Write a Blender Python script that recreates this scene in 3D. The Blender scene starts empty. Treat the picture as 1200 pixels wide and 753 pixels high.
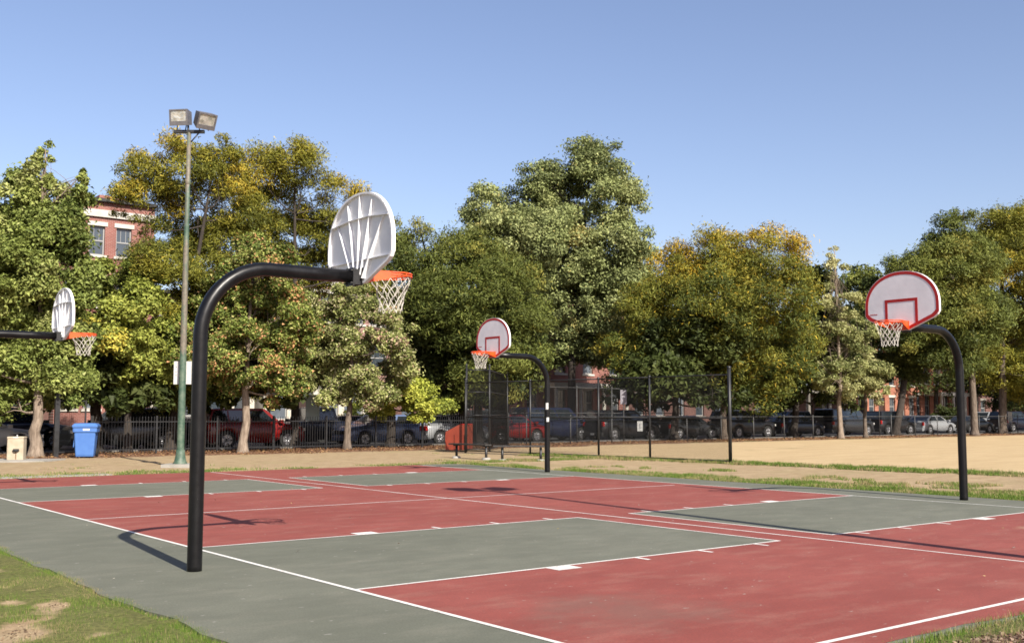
import bpy, math, random
import numpy as np
from mathutils import Vector, Matrix

R = math.radians
random.seed(7)
rng = np.random.default_rng(11)
scene = bpy.context.scene
COL = scene.collection

# ------------------------------------------------------------------ camera
CAM = np.array([-4.6967, -9.9707, 1.5109])
YAW, PITCH, ROLL, FPX = 0.9044, 0.0864, 0.0010, 1246.62
_f = np.array([math.cos(YAW)*math.cos(PITCH), math.sin(YAW)*math.cos(PITCH), math.sin(PITCH)])
_r0 = np.array([math.sin(YAW), -math.cos(YAW), 0.0])
_u0 = np.cross(_r0, _f)
_r = math.cos(ROLL)*_r0 + math.sin(ROLL)*_u0
_u = -math.sin(ROLL)*_r0 + math.cos(ROLL)*_u0
cam_data = bpy.data.cameras.new('camera')
cam_data.sensor_width = 36.0
cam_data.lens = FPX/1200*36.0
cam_data.clip_start = 0.1
cam_data.clip_end = 3000
cam = bpy.data.objects.new('camera', cam_data)
COL.objects.link(cam)
M = Matrix(((_r[0], _u[0], -_f[0], CAM[0]), (_r[1], _u[1], -_f[1], CAM[1]), (_r[2], _u[2], -_f[2], CAM[2]), (0, 0, 0, 1)))
cam.matrix_world = M
scene.camera = cam

# ------------------------------------------------------------------ sky + sun
SUN_EL = R(36.3)
SUN_AZ = R(-96.8)            # direction towards the sun, from +X counter-clockwise
world = bpy.data.worlds.new('World')
scene.world = world
world.use_nodes = True
nt = world.node_tree
sky = nt.nodes.new('ShaderNodeTexSky')
sky.sky_type = 'NISHITA'
sky.sun_disc = False
sky.sun_elevation = SUN_EL
sky.sun_rotation = R(90) - SUN_AZ     # Blender measures from +Y, clockwise
sky.altitude = 0
sky.air_density = 1.0
sky.dust_density = 1.2
sky.ozone_density = 3.0
wb = nt.nodes.new('ShaderNodeMix'); wb.data_type = 'RGBA'; wb.blend_type = 'MULTIPLY'; wb.inputs[0].default_value = 1.0
wb.inputs[7].default_value = (1.27, 1.09, 1.09, 1)        # even white balance of the whole sky
nt.links.new(sky.outputs[0], wb.inputs[6]); nt.links.new(wb.outputs[2], nt.nodes['Background'].inputs[0])
nt.nodes['Background'].inputs[1].default_value = 0.073
sd = bpy.data.lights.new('sun', 'SUN')
sd.energy = 5.0
sd.angle = R(0.5)
sd.color = (1.0, 0.93, 0.82)
sun = bpy.data.objects.new('sun', sd)
COL.objects.link(sun)
sdir = Vector((math.cos(SUN_EL)*math.cos(SUN_AZ), math.cos(SUN_EL)*math.sin(SUN_AZ), math.sin(SUN_EL)))
sun.rotation_euler = sdir.to_track_quat('Z', 'Y').to_euler()
scene.view_settings.view_transform = 'Standard'
scene.view_settings.look = 'None'
scene.view_settings.exposure = 1.10
scene.view_settings.gamma = 1.0
scene.view_settings.use_curve_mapping = False
scene.cycles.filter_width = 1.65

# ------------------------------------------------------------------ measuring helpers (pixels of the photo -> the place)
def ray(px, py):
    return _f + (px-600)/FPX*_r - (py-376.5)/FPX*_u
def G(px, py, z=0.0):
    d = ray(px, py); t = (z-CAM[2])/d[2]
    return CAM + t*d
def on_y(px, Y):                       # ground point seen in column px on the line y = Y
    d = ray(px, 500); t = (Y-CAM[1])/d[1]
    return float((CAM+t*d)[0])
def at(px, py, dep):
    return CAM + dep*ray(px, py)
def depth(x, y):
    return float((np.array([x, y, 1.5])-CAM) @ _f)

# ------------------------------------------------------------------ value noise
_lat = rng.random((256, 256))
def vnoise(x, y, s):
    x = np.asarray(x, float)*s + 1000.3; y = np.asarray(y, float)*s + 1000.7
    xi = np.floor(x).astype(int); yi = np.floor(y).astype(int)
    fx = x-xi; fy = y-yi
    fx = fx*fx*(3-2*fx); fy = fy*fy*(3-2*fy)
    a = _lat[xi % 256, yi % 256]; b = _lat[(xi+1) % 256, yi % 256]
    c = _lat[xi % 256, (yi+1) % 256]; d = _lat[(xi+1) % 256, (yi+1) % 256]
    return (a*(1-fx)+b*fx)*(1-fy) + (c*(1-fx)+d*fx)*fy
def fbm(x, y, s):
    return (vnoise(x, y, s)*.5 + vnoise(x+7, y+3, s*2.1)*.3 + vnoise(x+1, y+9, s*4.3)*.2)
def sstep(a, b, x):
    t = np.clip((x-a)/(b-a), 0, 1)
    return t*t*(3-2*t)

# ------------------------------------------------------------------ materials
def newmat(name):
    m = bpy.data.materials.new(name); m.use_nodes = True
    return m, m.node_tree, m.node_tree.nodes['Principled BSDF']
ALB = .62
def mat(name, c1, c2=None, scale=4.0, rough=0.6, metal=0.0, bump=0.0, bscale=None, spec=0.4, stretch=None, lo=.35, hi=.65, detail=6):
    c1 = tuple(v*ALB for v in c1); c2 = tuple(v*ALB for v in c2) if c2 else c2
    m, t, b = newmat(name)
    b.inputs['Roughness'].default_value = rough
    b.inputs['Metallic'].default_value = metal
    b.inputs['Specular IOR Level'].default_value = spec
    b.inputs['Base Color'].default_value = (*c1, 1)
    if c2 is not None or bump:
        tc = t.nodes.new('ShaderNodeTexCoord'); src = tc.outputs['Object']
        if stretch:
            mp = t.nodes.new('ShaderNodeMapping'); mp.inputs['Scale'].default_value = stretch
            t.links.new(src, mp.inputs[0]); src = mp.outputs[0]
    if c2 is not None:
        n = t.nodes.new('ShaderNodeTexNoise'); n.inputs['Scale'].default_value = scale; n.inputs['Detail'].default_value = detail
        t.links.new(src, n.inputs['Vector'])
        r = t.nodes.new('ShaderNodeValToRGB')
        r.color_ramp.elements[0].position = lo; r.color_ramp.elements[0].color = (*c1, 1)
        r.color_ramp.elements[1].position = hi; r.color_ramp.elements[1].color = (*c2, 1)
        t.links.new(n.outputs[0], r.inputs[0]); t.links.new(r.outputs[0], b.inputs['Base Color'])
    if bump:
        n2 = t.nodes.new('ShaderNodeTexNoise'); n2.inputs['Scale'].default_value = bscale or scale*4; n2.inputs['Detail'].default_value = 5
        t.links.new(src, n2.inputs['Vector'])
        bp = t.nodes.new('ShaderNodeBump'); bp.inputs['Strength'].default_value = bump; bp.inputs['Distance'].default_value = .02
        t.links.new(n2.outputs[0], bp.inputs['Height']); t.links.new(bp.outputs[0], b.inputs['Normal'])
    return m

class NT:
    """small helper to write node trees briefly"""
    def __init__(s, t): s.t = t
    def noise(s, vec, scale, detail=6, rough=.5):
        n = s.t.nodes.new('ShaderNodeTexNoise'); n.inputs['Scale'].default_value = scale
        n.inputs['Detail'].default_value = detail; n.inputs['Roughness'].default_value = rough
        s.t.links.new(vec, n.inputs['Vector']); return n.outputs[0]
    def ramp(s, fac, *stops):
        r = s.t.nodes.new('ShaderNodeValToRGB'); cr = r.color_ramp
        while len(cr.elements) < len(stops): cr.elements.new(.5)
        for e, (p, c) in zip(cr.elements, stops):
            e.position = p; e.color = (c, c, c, 1) if isinstance(c, (int, float)) else (*c, 1)
        s.t.links.new(fac, r.inputs[0]); return r.outputs[0]
    def mix(s, fac, a, b, mode='MIX'):
        n = s.t.nodes.new('ShaderNodeMix'); n.data_type = 'RGBA'; n.blend_type = mode
        for v, i in ((fac, 0), (a, 6), (b, 7)):
            if isinstance(v, (int, float)): n.inputs[i].default_value = v
            elif isinstance(v, tuple): n.inputs[i].default_value = (*[q*ALB for q in v], 1)
            else: s.t.links.new(v, n.inputs[i])
        return n.outputs[2]
    def math(s, op, a, b=None, clamp=False):
        n = s.t.nodes.new('ShaderNodeMath'); n.operation = op; n.use_clamp = clamp
        for v, i in ((a, 0), (b, 1)):
            if v is None: continue
            if isinstance(v, (int, float)): n.inputs[i].default_value = v
            else: s.t.links.new(v, n.inputs[i])
        return n.outputs[0]
    def map(s, vec, scale=(1, 1, 1), rot=(0, 0, 0)):
        n = s.t.nodes.new('ShaderNodeMapping'); n.inputs['Scale'].default_value = scale; n.inputs['Rotation'].default_value = rot
        s.t.links.new(vec, n.inputs[0]); return n.outputs[0]
    def pos(s):
        return s.t.nodes.new('ShaderNodeNewGeometry').outputs['Position']
    def bump(s, h, strength, dist, bsdf):
        bp = s.t.nodes.new('ShaderNodeBump'); bp.inputs['Strength'].default_value = strength; bp.inputs['Distance'].default_value = dist
        s.t.links.new(h, bp.inputs['Height']); s.t.links.new(bp.outputs[0], bsdf.inputs['Normal'])

# ------------------------------------------------------------------ mesh builder
class MB:
    def __init__(s): s.v = []; s.f = []; s.m = []; s.sm = []
    def add(s, vs, fs, mi=0, smooth=False):
        o = len(s.v); s.v += [tuple(v) for v in vs]
        for f in fs: s.f.append(tuple(i+o for i in f)); s.m.append(mi); s.sm.append(smooth)
        return s
    def box(s, x0, x1, y0, y1, z0, z1, mi=0, rot=None, c=None):
        vs = [(x0,y0,z0),(x1,y0,z0),(x1,y1,z0),(x0,y1,z0),(x0,y0,z1),(x1,y0,z1),(x1,y1,z1),(x0,y1,z1)]
        if rot is not None:
            cc = Vector(c) if c else Vector(((x0+x1)/2, (y0+y1)/2, (z0+z1)/2))
            vs = [tuple(rot @ (Vector(v)-cc) + cc) for v in vs]
        return s.add(vs, [(0,3,2,1),(4,5,6,7),(0,1,5,4),(1,2,6,5),(2,3,7,6),(3,0,4,7)], mi)
    def bbox(s, x0, x1, y0, y1, z0, z1, b=.01, mi=0):
        """box with bevelled vertical and top edges"""
        def ring(z, i): return [(x0+b+i,y0+i,z),(x1-b-i,y0+i,z),(x1-i,y0+b+i,z),(x1-i,y1-b-i,z),(x1-b-i,y1-i,z),(x0+b+i,y1-i,z),(x0+i,y1-b-i,z),(x0+i,y0+b+i,z)]
        vs = ring(z0, 0)+ring(z1-b, 0)+ring(z1, b*.7)
        fs = [tuple(range(7, -1, -1)), tuple(range(16, 24))]
        for k in (0, 8):
            for i in range(8): j = (i+1) % 8; fs.append((k+i, k+j, k+8+j, k+8+i))
        return s.add(vs, fs, mi)
    def tube(s, pts, rad, n=8, mi=0, caps=True, smooth=True, closed=False):
        pts = [Vector(p) for p in pts]
        if not isinstance(rad, (list, tuple)): rad = [rad]*len(pts)
        vs = []; fs = []; N = len(pts)
        t0 = (pts[1]-pts[0]).normalized()
        ref = Vector((0, 0, 1)) if abs(t0.z) < .9 else Vector((1, 0, 0))
        a = t0.cross(ref).normalized()
        for i, p in enumerate(pts):
            if closed: t = (pts[(i+1) % N]-pts[i-1]).normalized()
            elif i == 0: t = t0
            elif i == N-1: t = (pts[i]-pts[i-1]).normalized()
            else: t = (pts[i+1]-pts[i-1]).normalized()
            a = (a - t*a.dot(t)).normalized(); b = t.cross(a)
            for k in range(n):
                an = 2*math.pi*k/n
                vs.append(p + (a*math.cos(an)+b*math.sin(an))*rad[i])
        for i in range(N if closed else N-1):
            j = (i+1) % N
            for k in range(n):
                l = (k+1) % n
                fs.append((i*n+k, i*n+l, j*n+l, j*n+k))
        s.add(vs, fs, mi, smooth)
        if caps and not closed:
            o = len(s.v)-len(vs)
            s.f.append(tuple(o+k for k in range(n-1, -1, -1))); s.m.append(mi); s.sm.append(False)
            s.f.append(tuple(o+(N-1)*n+k for k in range(n))); s.m.append(mi); s.sm.append(False)
        return s
    def lathe(s, prof, n=16, c=(0, 0, 0), mi=0, smooth=True):
        vs = []; fs = []
        for r_, z in prof:
            for k in range(n):
                a = 2*math.pi*k/n; vs.append((c[0]+r_*math.cos(a), c[1]+r_*math.sin(a), c[2]+z))
        for i in range(len(prof)-1):
            for k in range(n):
                l = (k+1) % n; fs.append((i*n+k, i*n+l, (i+1)*n+l, (i+1)*n+k))
        s.add(vs, fs, mi, smooth)
        o = len(s.v)-len(vs)
        s.f.append(tuple(o+(len(prof)-1)*n+k for k in range(n))); s.m.append(mi); s.sm.append(False)
        return s
    def prism(s, poly, a0, a1, axis='x', mi=0):
        """poly of (u,v) extruded along axis from a0 to a1"""
        n = len(poly)
        def P(u, v, w): return {'x': (w, u, v), 'y': (u, w, v), 'z': (u, v, w)}[axis]
        vs = [P(u, v, a0) for u, v in poly]+[P(u, v, a1) for u, v in poly]
        fs = [tuple(range(n-1, -1, -1)), tuple(range(n, 2*n))]+[(i, (i+1) % n, n+(i+1) % n, n+i) for i in range(n)]
        return s.add(vs, fs, mi)
    def mesh(s, name, mats):
        me = bpy.data.meshes.new(name)
        me.from_pydata(s.v, [], s.f)
        for m in (mats if isinstance(mats, (list, tuple)) else [mats]): me.materials.append(m)
        me.polygons.foreach_set('material_index', s.m)
        me.polygons.foreach_set('use_smooth', s.sm)
        me.update()
        return me
    def build(s, name, mats, parent=None, loc=None):
        o = bpy.data.objects.new(name, s.mesh(name, mats)); COL.objects.link(o)
        if parent is not None: o.parent = parent
        if loc is not None: o.location = loc
        return o

def tag(o, label=None, cat=None, group=None, kind=None):
    if label: o['label'] = label
    if cat: o['category'] = cat
    if group: o['group'] = group
    if kind: o['kind'] = kind
    return o
def thing(name, label, cat, loc=(0, 0, 0), rz=0.0, group=None, parent=None):
    o = bpy.data.objects.new(name, None); COL.objects.link(o)
    o.location = loc; o.rotation_euler = (0, 0, rz); o.empty_display_size = .2
    return tag(o, label, cat, group)
KIDS = {}
def copy_tree(o, parent=None):
    c = o.copy(); COL.objects.link(c); c.parent = parent
    for ch in list(o.children): copy_tree(ch, c)
    return c
def link_mesh(name, me, parent=None, loc=None):
    o = bpy.data.objects.new(name, me); COL.objects.link(o)
    if parent is not None: o.parent = parent
    if loc is not None: o.location = loc
    return o
def np_mesh(name, co, quads, material, colors=None, smooth=False):
    me = bpy.data.meshes.new(name)
    nv = len(co); nf = len(quads); k = quads.shape[1]
    me.vertices.add(nv); me.vertices.foreach_set('co', co.astype(np.float32).ravel())
    me.loops.add(nf*k); me.loops.foreach_set('vertex_index', quads.astype(np.int32).ravel())
    me.polygons.add(nf); me.polygons.foreach_set('loop_start', np.arange(0, nf*k, k, dtype=np.int32))
    if smooth: me.polygons.foreach_set('use_smooth', np.ones(nf, bool))
    if colors is not None:
        a = me.color_attributes.new('tint', 'FLOAT_COLOR', 'POINT')
        a.data.foreach_set('color', colors.astype(np.float32).ravel())
    me.materials.append(material)
    me.update(calc_edges=True)
    return me

# ------------------------------------------------------------------ the ground
D = 12.635            # length between the two baselines
L = 5.79              # free-throw line
W = 1.806             # half lane width
Y2 = 11.414           # centre line of the far court
SMID = 5.879          # sideline between the two courts
YN, YF = -5.58, 16.35

def edge_l(y): return -1.74 + .09*(fbm(y*0+3.1, y, .8)-.5)*2 + .10*(fbm(y*0+1.1, y, 4.1)-.5)
def edge_r(y): return 14.05 + .10*(fbm(y*0+9.1, y, .7)-.5)*2
def edge_n(x): return -5.88 + .30*(fbm(x, x*0+5.1, .8)-.5)*2 + .10*(vnoise(x, x*0+4.1, 4.)-.5) - .10*np.clip(3-x, 0, 3)
def edge_f(x): return 16.75 + .16*(fbm(x, x*0+8.1, .5)-.5)*2

def green(x, y):
    """0..1 how densely grass grows at a point of the ground"""
    x = np.asarray(x, float); y = np.asarray(y, float)
    n = fbm(x, y, 1.1); n2 = fbm(x+40, y+11, .35)
    wob = .10*(vnoise(x*3, y*3, 1.7)-.45)
    dl = edge_l(y)-x+wob
    a = sstep(-.1, .05, dl)*(1-sstep(.6, 1.4, dl-3.2*(n-.43)))
    a = np.maximum(a, sstep(-.1, .1, dl)*sstep(.45, .56, n)*.9)
    a = a*np.where(dl > .12, sstep(.43, .55, fbm(x+9, y+2, 3.2)+.12*a), 1)
    dn = edge_n(x)-y+wob
    b = sstep(-.08, .04, dn)*(1-sstep(.05, .3, dn-.8*(n-.5)))
    b = np.maximum(b, sstep(.3, .6, dn)*sstep(.68, .74, n)*.5)
    inr = (y > -8) & (x > 10)
    dr = x-edge_r(y)
    wr = .80+1.0*(n2-.5)*2 + .35*sstep(6, -2, y)
    c = sstep(-.05, .1, dr)*(1-sstep(wr-.25, wr+.35, dr+1.4*(n-.5)))*(y < 17.5)
    c = np.maximum(c, sstep(.58, .66, n)*sstep(0, .4, dr)*(dr < 4)*(y < 13)*.55)
    lx = 21.25-.104*(y-11.9)
    d2 = np.abs(x-lx)
    c2 = (1-sstep(.22, .65, d2+1.1*(n-.5)))*(y < 21)
    df = y-edge_f(x)
    d = sstep(0, .15, df)*(1-sstep(.8, 2.0, df+3.2*(n-.5)))*(x < 20)*.75*sstep(.33, .5, n2)
    d = np.maximum(d, sstep(.60, .70, n2)*sstep(.5, .62, n)*sstep(0, .5, df)*(df < 9)*.45)
    e = (np.abs(y-29.6) < .6)*(x > 38)*sstep(.4, .6, n)*.6
    out = np.maximum.reduce([a*(x < 0), b*(y < -5)*(x > -1.9), c*inr, c2*inr, d*(y > 15), e])
    inside = (x > edge_l(y)+.12) & (x < edge_r(y)) & (y > edge_n(x)+.12) & (y < edge_f(x))
    return np.where(inside, 0, out)
def sand(x, y):
    lx = 21.55-.104*(y-11.9)
    n = fbm(x, y, .5)-.5
    s = sstep(-.15, .25, x-lx+.5*n)*(1-sstep(28.3, 28.9, y+1.5*n))
    s = s*np.where(y > 21, sstep(23.5, 26, x+1.5*n), 1)
    return s
def litter(x, y):
    n = fbm(x+3, y+5, .6)
    s = sstep(27.0, 29.6, y+3*(n-.5))*(1-sstep(33.2, 33.4, y))*np.where(x > 30, sstep(28.9, 29.4, y), 1)
    chips = sstep(.10, .35, (edge_n(x)-y)+.3*(n-.5))*(y < -5)*(x > -1.5)
    return np.maximum(s, chips)

xs = np.concatenate([[-900, -300, -100, -40, -20], np.arange(-10, 26, .16), np.arange(26, 90, 1.0), [90, 110, 150, 250, 500, 1000]])
ys = np.concatenate([[-900, -300, -100, -40, -20], np.arange(-10, 22, .16), np.arange(22, 33.6, .3), [33.6, 40, 48, 60, 90, 150, 300, 1200]])
gx, gy = np.meshgrid(xs, ys, indexing='ij')
inside = (gx > edge_l(gy)) & (gx < edge_r(gy)) & (gy > edge_n(gx)) & (gy < edge_f(gx))
gz = -.035 + .05*(fbm(gx, gy, .6)-.5) + .025*green(gx, gy)
gz = np.where(inside, -.06, np.where((gx < 0) | (gy < -5.5), gz+.012, gz))
gz = np.where(gy > 33, -.02, gz)
co = np.stack([gx, gy, gz], -1).reshape(-1, 3)
nx, ny = gx.shape
ii, jj = np.meshgrid(np.arange(nx-1), np.arange(ny-1), indexing='ij')
q = np.stack([ii*ny+jj, (ii+1)*ny+jj, (ii+1)*ny+jj+1, ii*ny+jj+1], -1).reshape(-1, 4)
colr = np.stack([green(gx, gy), litter(gx, gy), sand(gx, gy), np.ones_like(gx)], -1).reshape(-1, 4)
m_ground, t, b = newmat('ground_mat')
n = NT(t)
P = n.pos()
att = t.nodes.new('ShaderNodeAttribute'); att.attribute_name = 'tint'
sep = t.nodes.new('ShaderNodeSeparateColor'); t.links.new(att.outputs['Color'], sep.inputs[0])
fine = n.noise(P, 22, 8, .65); mid = n.noise(P, 2.4, 7, .6); big = n.noise(P, .35, 4)
dry = n.mix(n.ramp(mid, (.35, 0), (.65, 1)), (.44, .315, .19), (.60, .465, .29))
dry = n.mix(n.ramp(fine, (.35, 0), (.7, 1)), n.mix(.5, dry, (.25, .18, .10)), dry)
dry = n.mix(n.ramp(big, (.52, 0), (.72, .45)), dry, (.34, .30, .14))
leaf = n.mix(n.ramp(n.noise(P, 14, 6, .7), (.38, 0), (.62, 1)), (.12, .065, .04), (.36, .21, .13))
fine2 = n.noise(n.map(P, (1, 1, 1)), 9, 6, .6)
sandc = n.mix(n.ramp(n.noise(n.map(P, (.25, 1.2, 1)), 1.2, 6, .6), (.3, 0), (.7, 1)), (.55, .405, .225), (.68, .52, .305))
sandc = n.mix(n.ramp(fine2, (.3, .25), (.6, 0)), sandc, (.36, .25, .14))
grs = n.mix(n.ramp(fine, (.35, 0), (.65, 1)), (.055, .075, .015), (.17, .19, .05))
jig = n.math('ADD', sep.outputs[0], n.math('MULTIPLY', n.math('SUBTRACT', fine2, .5), .7))
gfac = n.ramp(jig, (.25, 0), (.6, .85))
c = n.mix(sep.outputs[2], dry, sandc)
lf = n.ramp(n.math('ADD', sep.outputs[1], n.math('MULTIPLY', n.math('SUBTRACT', fine2, .5), .8)), (.35, 0), (.65, 1))
c = n.mix(lf, c, leaf)
c = n.mix(gfac, c, grs)
t.links.new(c, b.inputs['Base Color'])
b.inputs['Roughness'].default_value = .95; b.inputs['Specular IOR Level'].default_value = .1
n.bump(n.math('ADD', fine, n.math('MULTIPLY', mid, 2)), .6, .03, b)
gm = np_mesh('ground', co, q, m_ground, colr, True)
tag(link_mesh('ground', gm), kind='structure')

# ------------------------------------------------------------------ court slab, paint and lines
def court_mat(name, ca, cb, cc, streak=1.0):
    m, t, b = newmat(name); n = NT(t); P = n.pos()
    big = n.noise(P, .33, 5, .55)
    st = n.noise(n.map(P, (.6, 1.4, 1), (0, 0, R(25))), 2.2, 7, .68)
    fi = n.noise(P, 60, 4, .7)
    c = n.mix(n.ramp(big, (.36, 0), (.62, 1)), ca, cb)
    md = n.noise(n.map(P, (1, 1.8, 1), (0, 0, R(-38))), 1.3, 8, .72)
    c = n.mix(n.ramp(md, (.42, .36), (.60, 0)), c, tuple(x*.72 for x in ca))
    c = n.mix(n.ramp(st, (.50, 0), (.80, .5*streak)), c, cc)
    c = n.mix(n.ramp(fi, (.35, .32), (.6, 0)), c, (.05, .045, .04))
    # scuffs, bird droppings and pale specks
    sp = n.noise(n.map(P, (1, 1.6, 1)), 9, 3, .5)
    c = n.mix(n.ramp(sp, (.70, 0), (.73, .6)), c, (.50, .48, .43))
    dk = n.noise(n.map(P, (.9, 1.2, 1)), 3.1, 2, .4)
    c = n.mix(n.ramp(dk, (.76, 0), (.80, .35)), c, (.06, .055, .05))
    # a worn pale sandy patch by the right lane
    ds = t.nodes.new('ShaderNodeVectorMath'); ds.operation = 'DISTANCE'
    t.links.new(n.map(P, (1, 1, 0)), ds.inputs[0]); ds.inputs[1].default_value = (9.75, -3.1, 0)
    dd = n.math('ADD', ds.outputs['Value'], n.math('MULTIPLY', n.noise(P, 5, 5, .7), .9))
    c = n.mix(n.ramp(dd, (.52, .75), (.86, 0)), c, (.55, .42, .27))
    ds2 = t.nodes.new('ShaderNodeVectorMath'); ds2.operation = 'DISTANCE'
    t.links.new(n.map(P, (1, 1, 0)), ds2.inputs[0]); ds2.inputs[1].default_value = (1.15, -3.9, 0)
    d3 = n.math('ADD', ds2.outputs['Value'], n.math('MULTIPLY', n.noise(P, 2.2, 7, .7), 2.4))
    c = n.mix(n.ramp(n.math('MULTIPLY', d3, .3), (.42, .42), (.66, 0)), c, (.20, .14, .11))
    t.links.new(c, b.inputs['Base Color'])
    b.inputs['Roughness'].default_value = .8; b.inputs['Specular IOR Level'].default_value = .25
    n.bump(fi, .25, .004, b)
    return m
m_slab = court_mat('court_green_grey', (.182, .190, .144), (.222, .228, .176), (.32, .305, .24))
m_red = court_mat('court_red', (.33, .078, .060), (.395, .104, .082), (.46, .22, .17), 1.25)
m_line, t, b = newmat('court_white'); n = NT(t); P = n.pos()
wn = n.math('ADD', n.noise(P, 34, 6, .75), n.math('MULTIPLY', n.math('SUBTRACT', n.noise(P, 1.1, 3), .5), .35))
t.links.new(n.mix(n.ramp(wn, (.52, 0), (.66, .85)), n.mix(n.ramp(n.noise(P, 2, 3), (.3, 0), (.7, 1)), (.84, .82, .77), (1.0, .98, .93)), (.42, .37, .33)), b.inputs['Base Color'])
b.inputs['Roughness'].default_value = .75

# slab outline follows its broken edges
out = []
st = .35
for x in np.arange(-1.7, 14.05, st): out.append((x, float(edge_n(np.array(x)))))
for y in np.arange(-5.9, 16.7, st): out.append((float(edge_r(np.array(y))), y))
for x in np.arange(14.0, -22, -st): out.append((x, float(edge_f(np.array(x)))))
for y in np.arange(16.5, 3.0, -st): out.append((-22+0*y, y))
# the slab runs on to the left of the frame beside the far court
poly = [p for p in out if p[0] > -1.6 or True]
ox = [(x, float(edge_n(np.array(x)))) for x in np.arange(-1.75, 14.0, st)] \
   + [(float(edge_r(np.array(y))), y) for y in np.arange(-5.7, 16.6, st)] \
   + [(x, float(edge_f(np.array(x)))) for x in np.arange(13.8, -1.75, -st)] \
   + [(float(edge_l(np.array(y))), y) for y in np.arange(16.5, -6.2, -st)]
mb = MB()
cx_, cy_ = 6.0, 5.0
nO = len(ox)
vs = [(cx_, cy_, 0)]+[(x, y, 0.) for x, y in ox]+[(x, y, -.09) for x, y in ox]
fs = [(0, 1+i, 1+(i+1) % nO) for i in range(nO)]+[(1+i, 1+nO+i, 1+nO+(i+1) % nO, 1+(i+1) % nO) for i in range(nO)]
mb.add(vs, fs)
slab = tag(mb.build('court_slab', m_slab), kind='structure')
def sheet(name, rects, z, material, parent=slab):
    mb = MB()
    for x0, x1, y0, y1 in rects: mb.add([(x0, y0, z), (x1, y0, z), (x1, y1, z), (x0, y1, z)], [(0, 1, 2, 3)])
    return mb.build(name, material, parent)
hw = .024
# red paint: butted rectangles around the lanes, ragged outer rim at the near and far edges
def ragged(x0, x1, fy, ysign, y_in, z):
    mb = MB(); X = np.arange(x0, x1+.001, (x1-x0)/60)
    for a_, b_ in zip(X[:-1], X[1:]):
        ya, yb = fy(a_), fy(b_)
        if ysign < 0: mb.add([(a_, ya, z), (b_, yb, z), (b_, y_in, z), (a_, y_in, z)], [(0, 1, 2, 3)])
        else: mb.add([(a_, y_in, z), (b_, y_in, z), (b_, yb, z), (a_, ya, z)], [(0, 1, 2, 3)])
    return mb
z1 = .002
sheet('red_paint', [(0, L, W, Y2-W), (L, D-L, YN, YF), (D-L, D, W, Y2-W)], z1, m_red)
sheet('red_paint', [(0, L, YN, -W), (D-L, D, YN, -W)], z1, m_red)
sheet('red_paint', [(0, L, Y2+W, YF), (D-L, D, Y2+W, YF)], z1, m_red)
ragged(0, D, lambda x: float(edge_n(np.array(x)))-.002+.04*float(vnoise(x, 2., 3.)), -1, YN, z1).build('red_paint', m_red, slab)
ragged(0, D, lambda x: float(edge_f(np.array(x)))-.02-.1*float(vnoise(x, 9., 2.)), 1, YF, z1).build('red_paint', m_red, slab)
z2 = .004
def line(x0, x1, y0, y1, name='painted_line', z=z2): return sheet(name, [(x0, x1, y0, y1)], z, m_line)
line(-hw, hw, YN-hw, 16.6)                 # left baseline
line(D-hw, D+hw, YN-hw, 16.3)              # right baseline
line(hw, D-hw, YN-hw, YN+hw)       # near sideline
line(hw, D-.45, SMID-.02, SMID+.02)      # sideline between the courts
line(D/2-.02, D/2+.02, YN+hw*1.05, SMID-.0205); line(D/2-.02, D/2+.02, SMID+.0205, 16.6)
for yc in (0, Y2):
    for s in (-1, 1):
        y = yc+s*W
        line(hw, L+.02, y-.02, y+.02); line(D-L-.02, D-hw, y-.02, y+.02)
        for fx, sg in ((0, 1), (D, -1)):
            for a_, w_, nm in ((7*.3048, .305, 'lane_block'), (11*.3048, .05, 'lane_tick'), (14.2*.3048, .05, 'lane_tick'), (17.35*.3048, .05, 'lane_tick')):
                xa = fx+sg*a_; xb = fx+sg*(a_+w_); ya = y+s*.0205; yb = y+s*.22
                line(min(xa, xb), max(xa, xb), min(ya, yb), max(ya, yb), nm)
    line(L-.02, L+.02, yc-W+.0205, yc+W-.0205); line(D-L-.02, D-L+.02, yc-W+.0205, yc+W-.0205)

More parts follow.
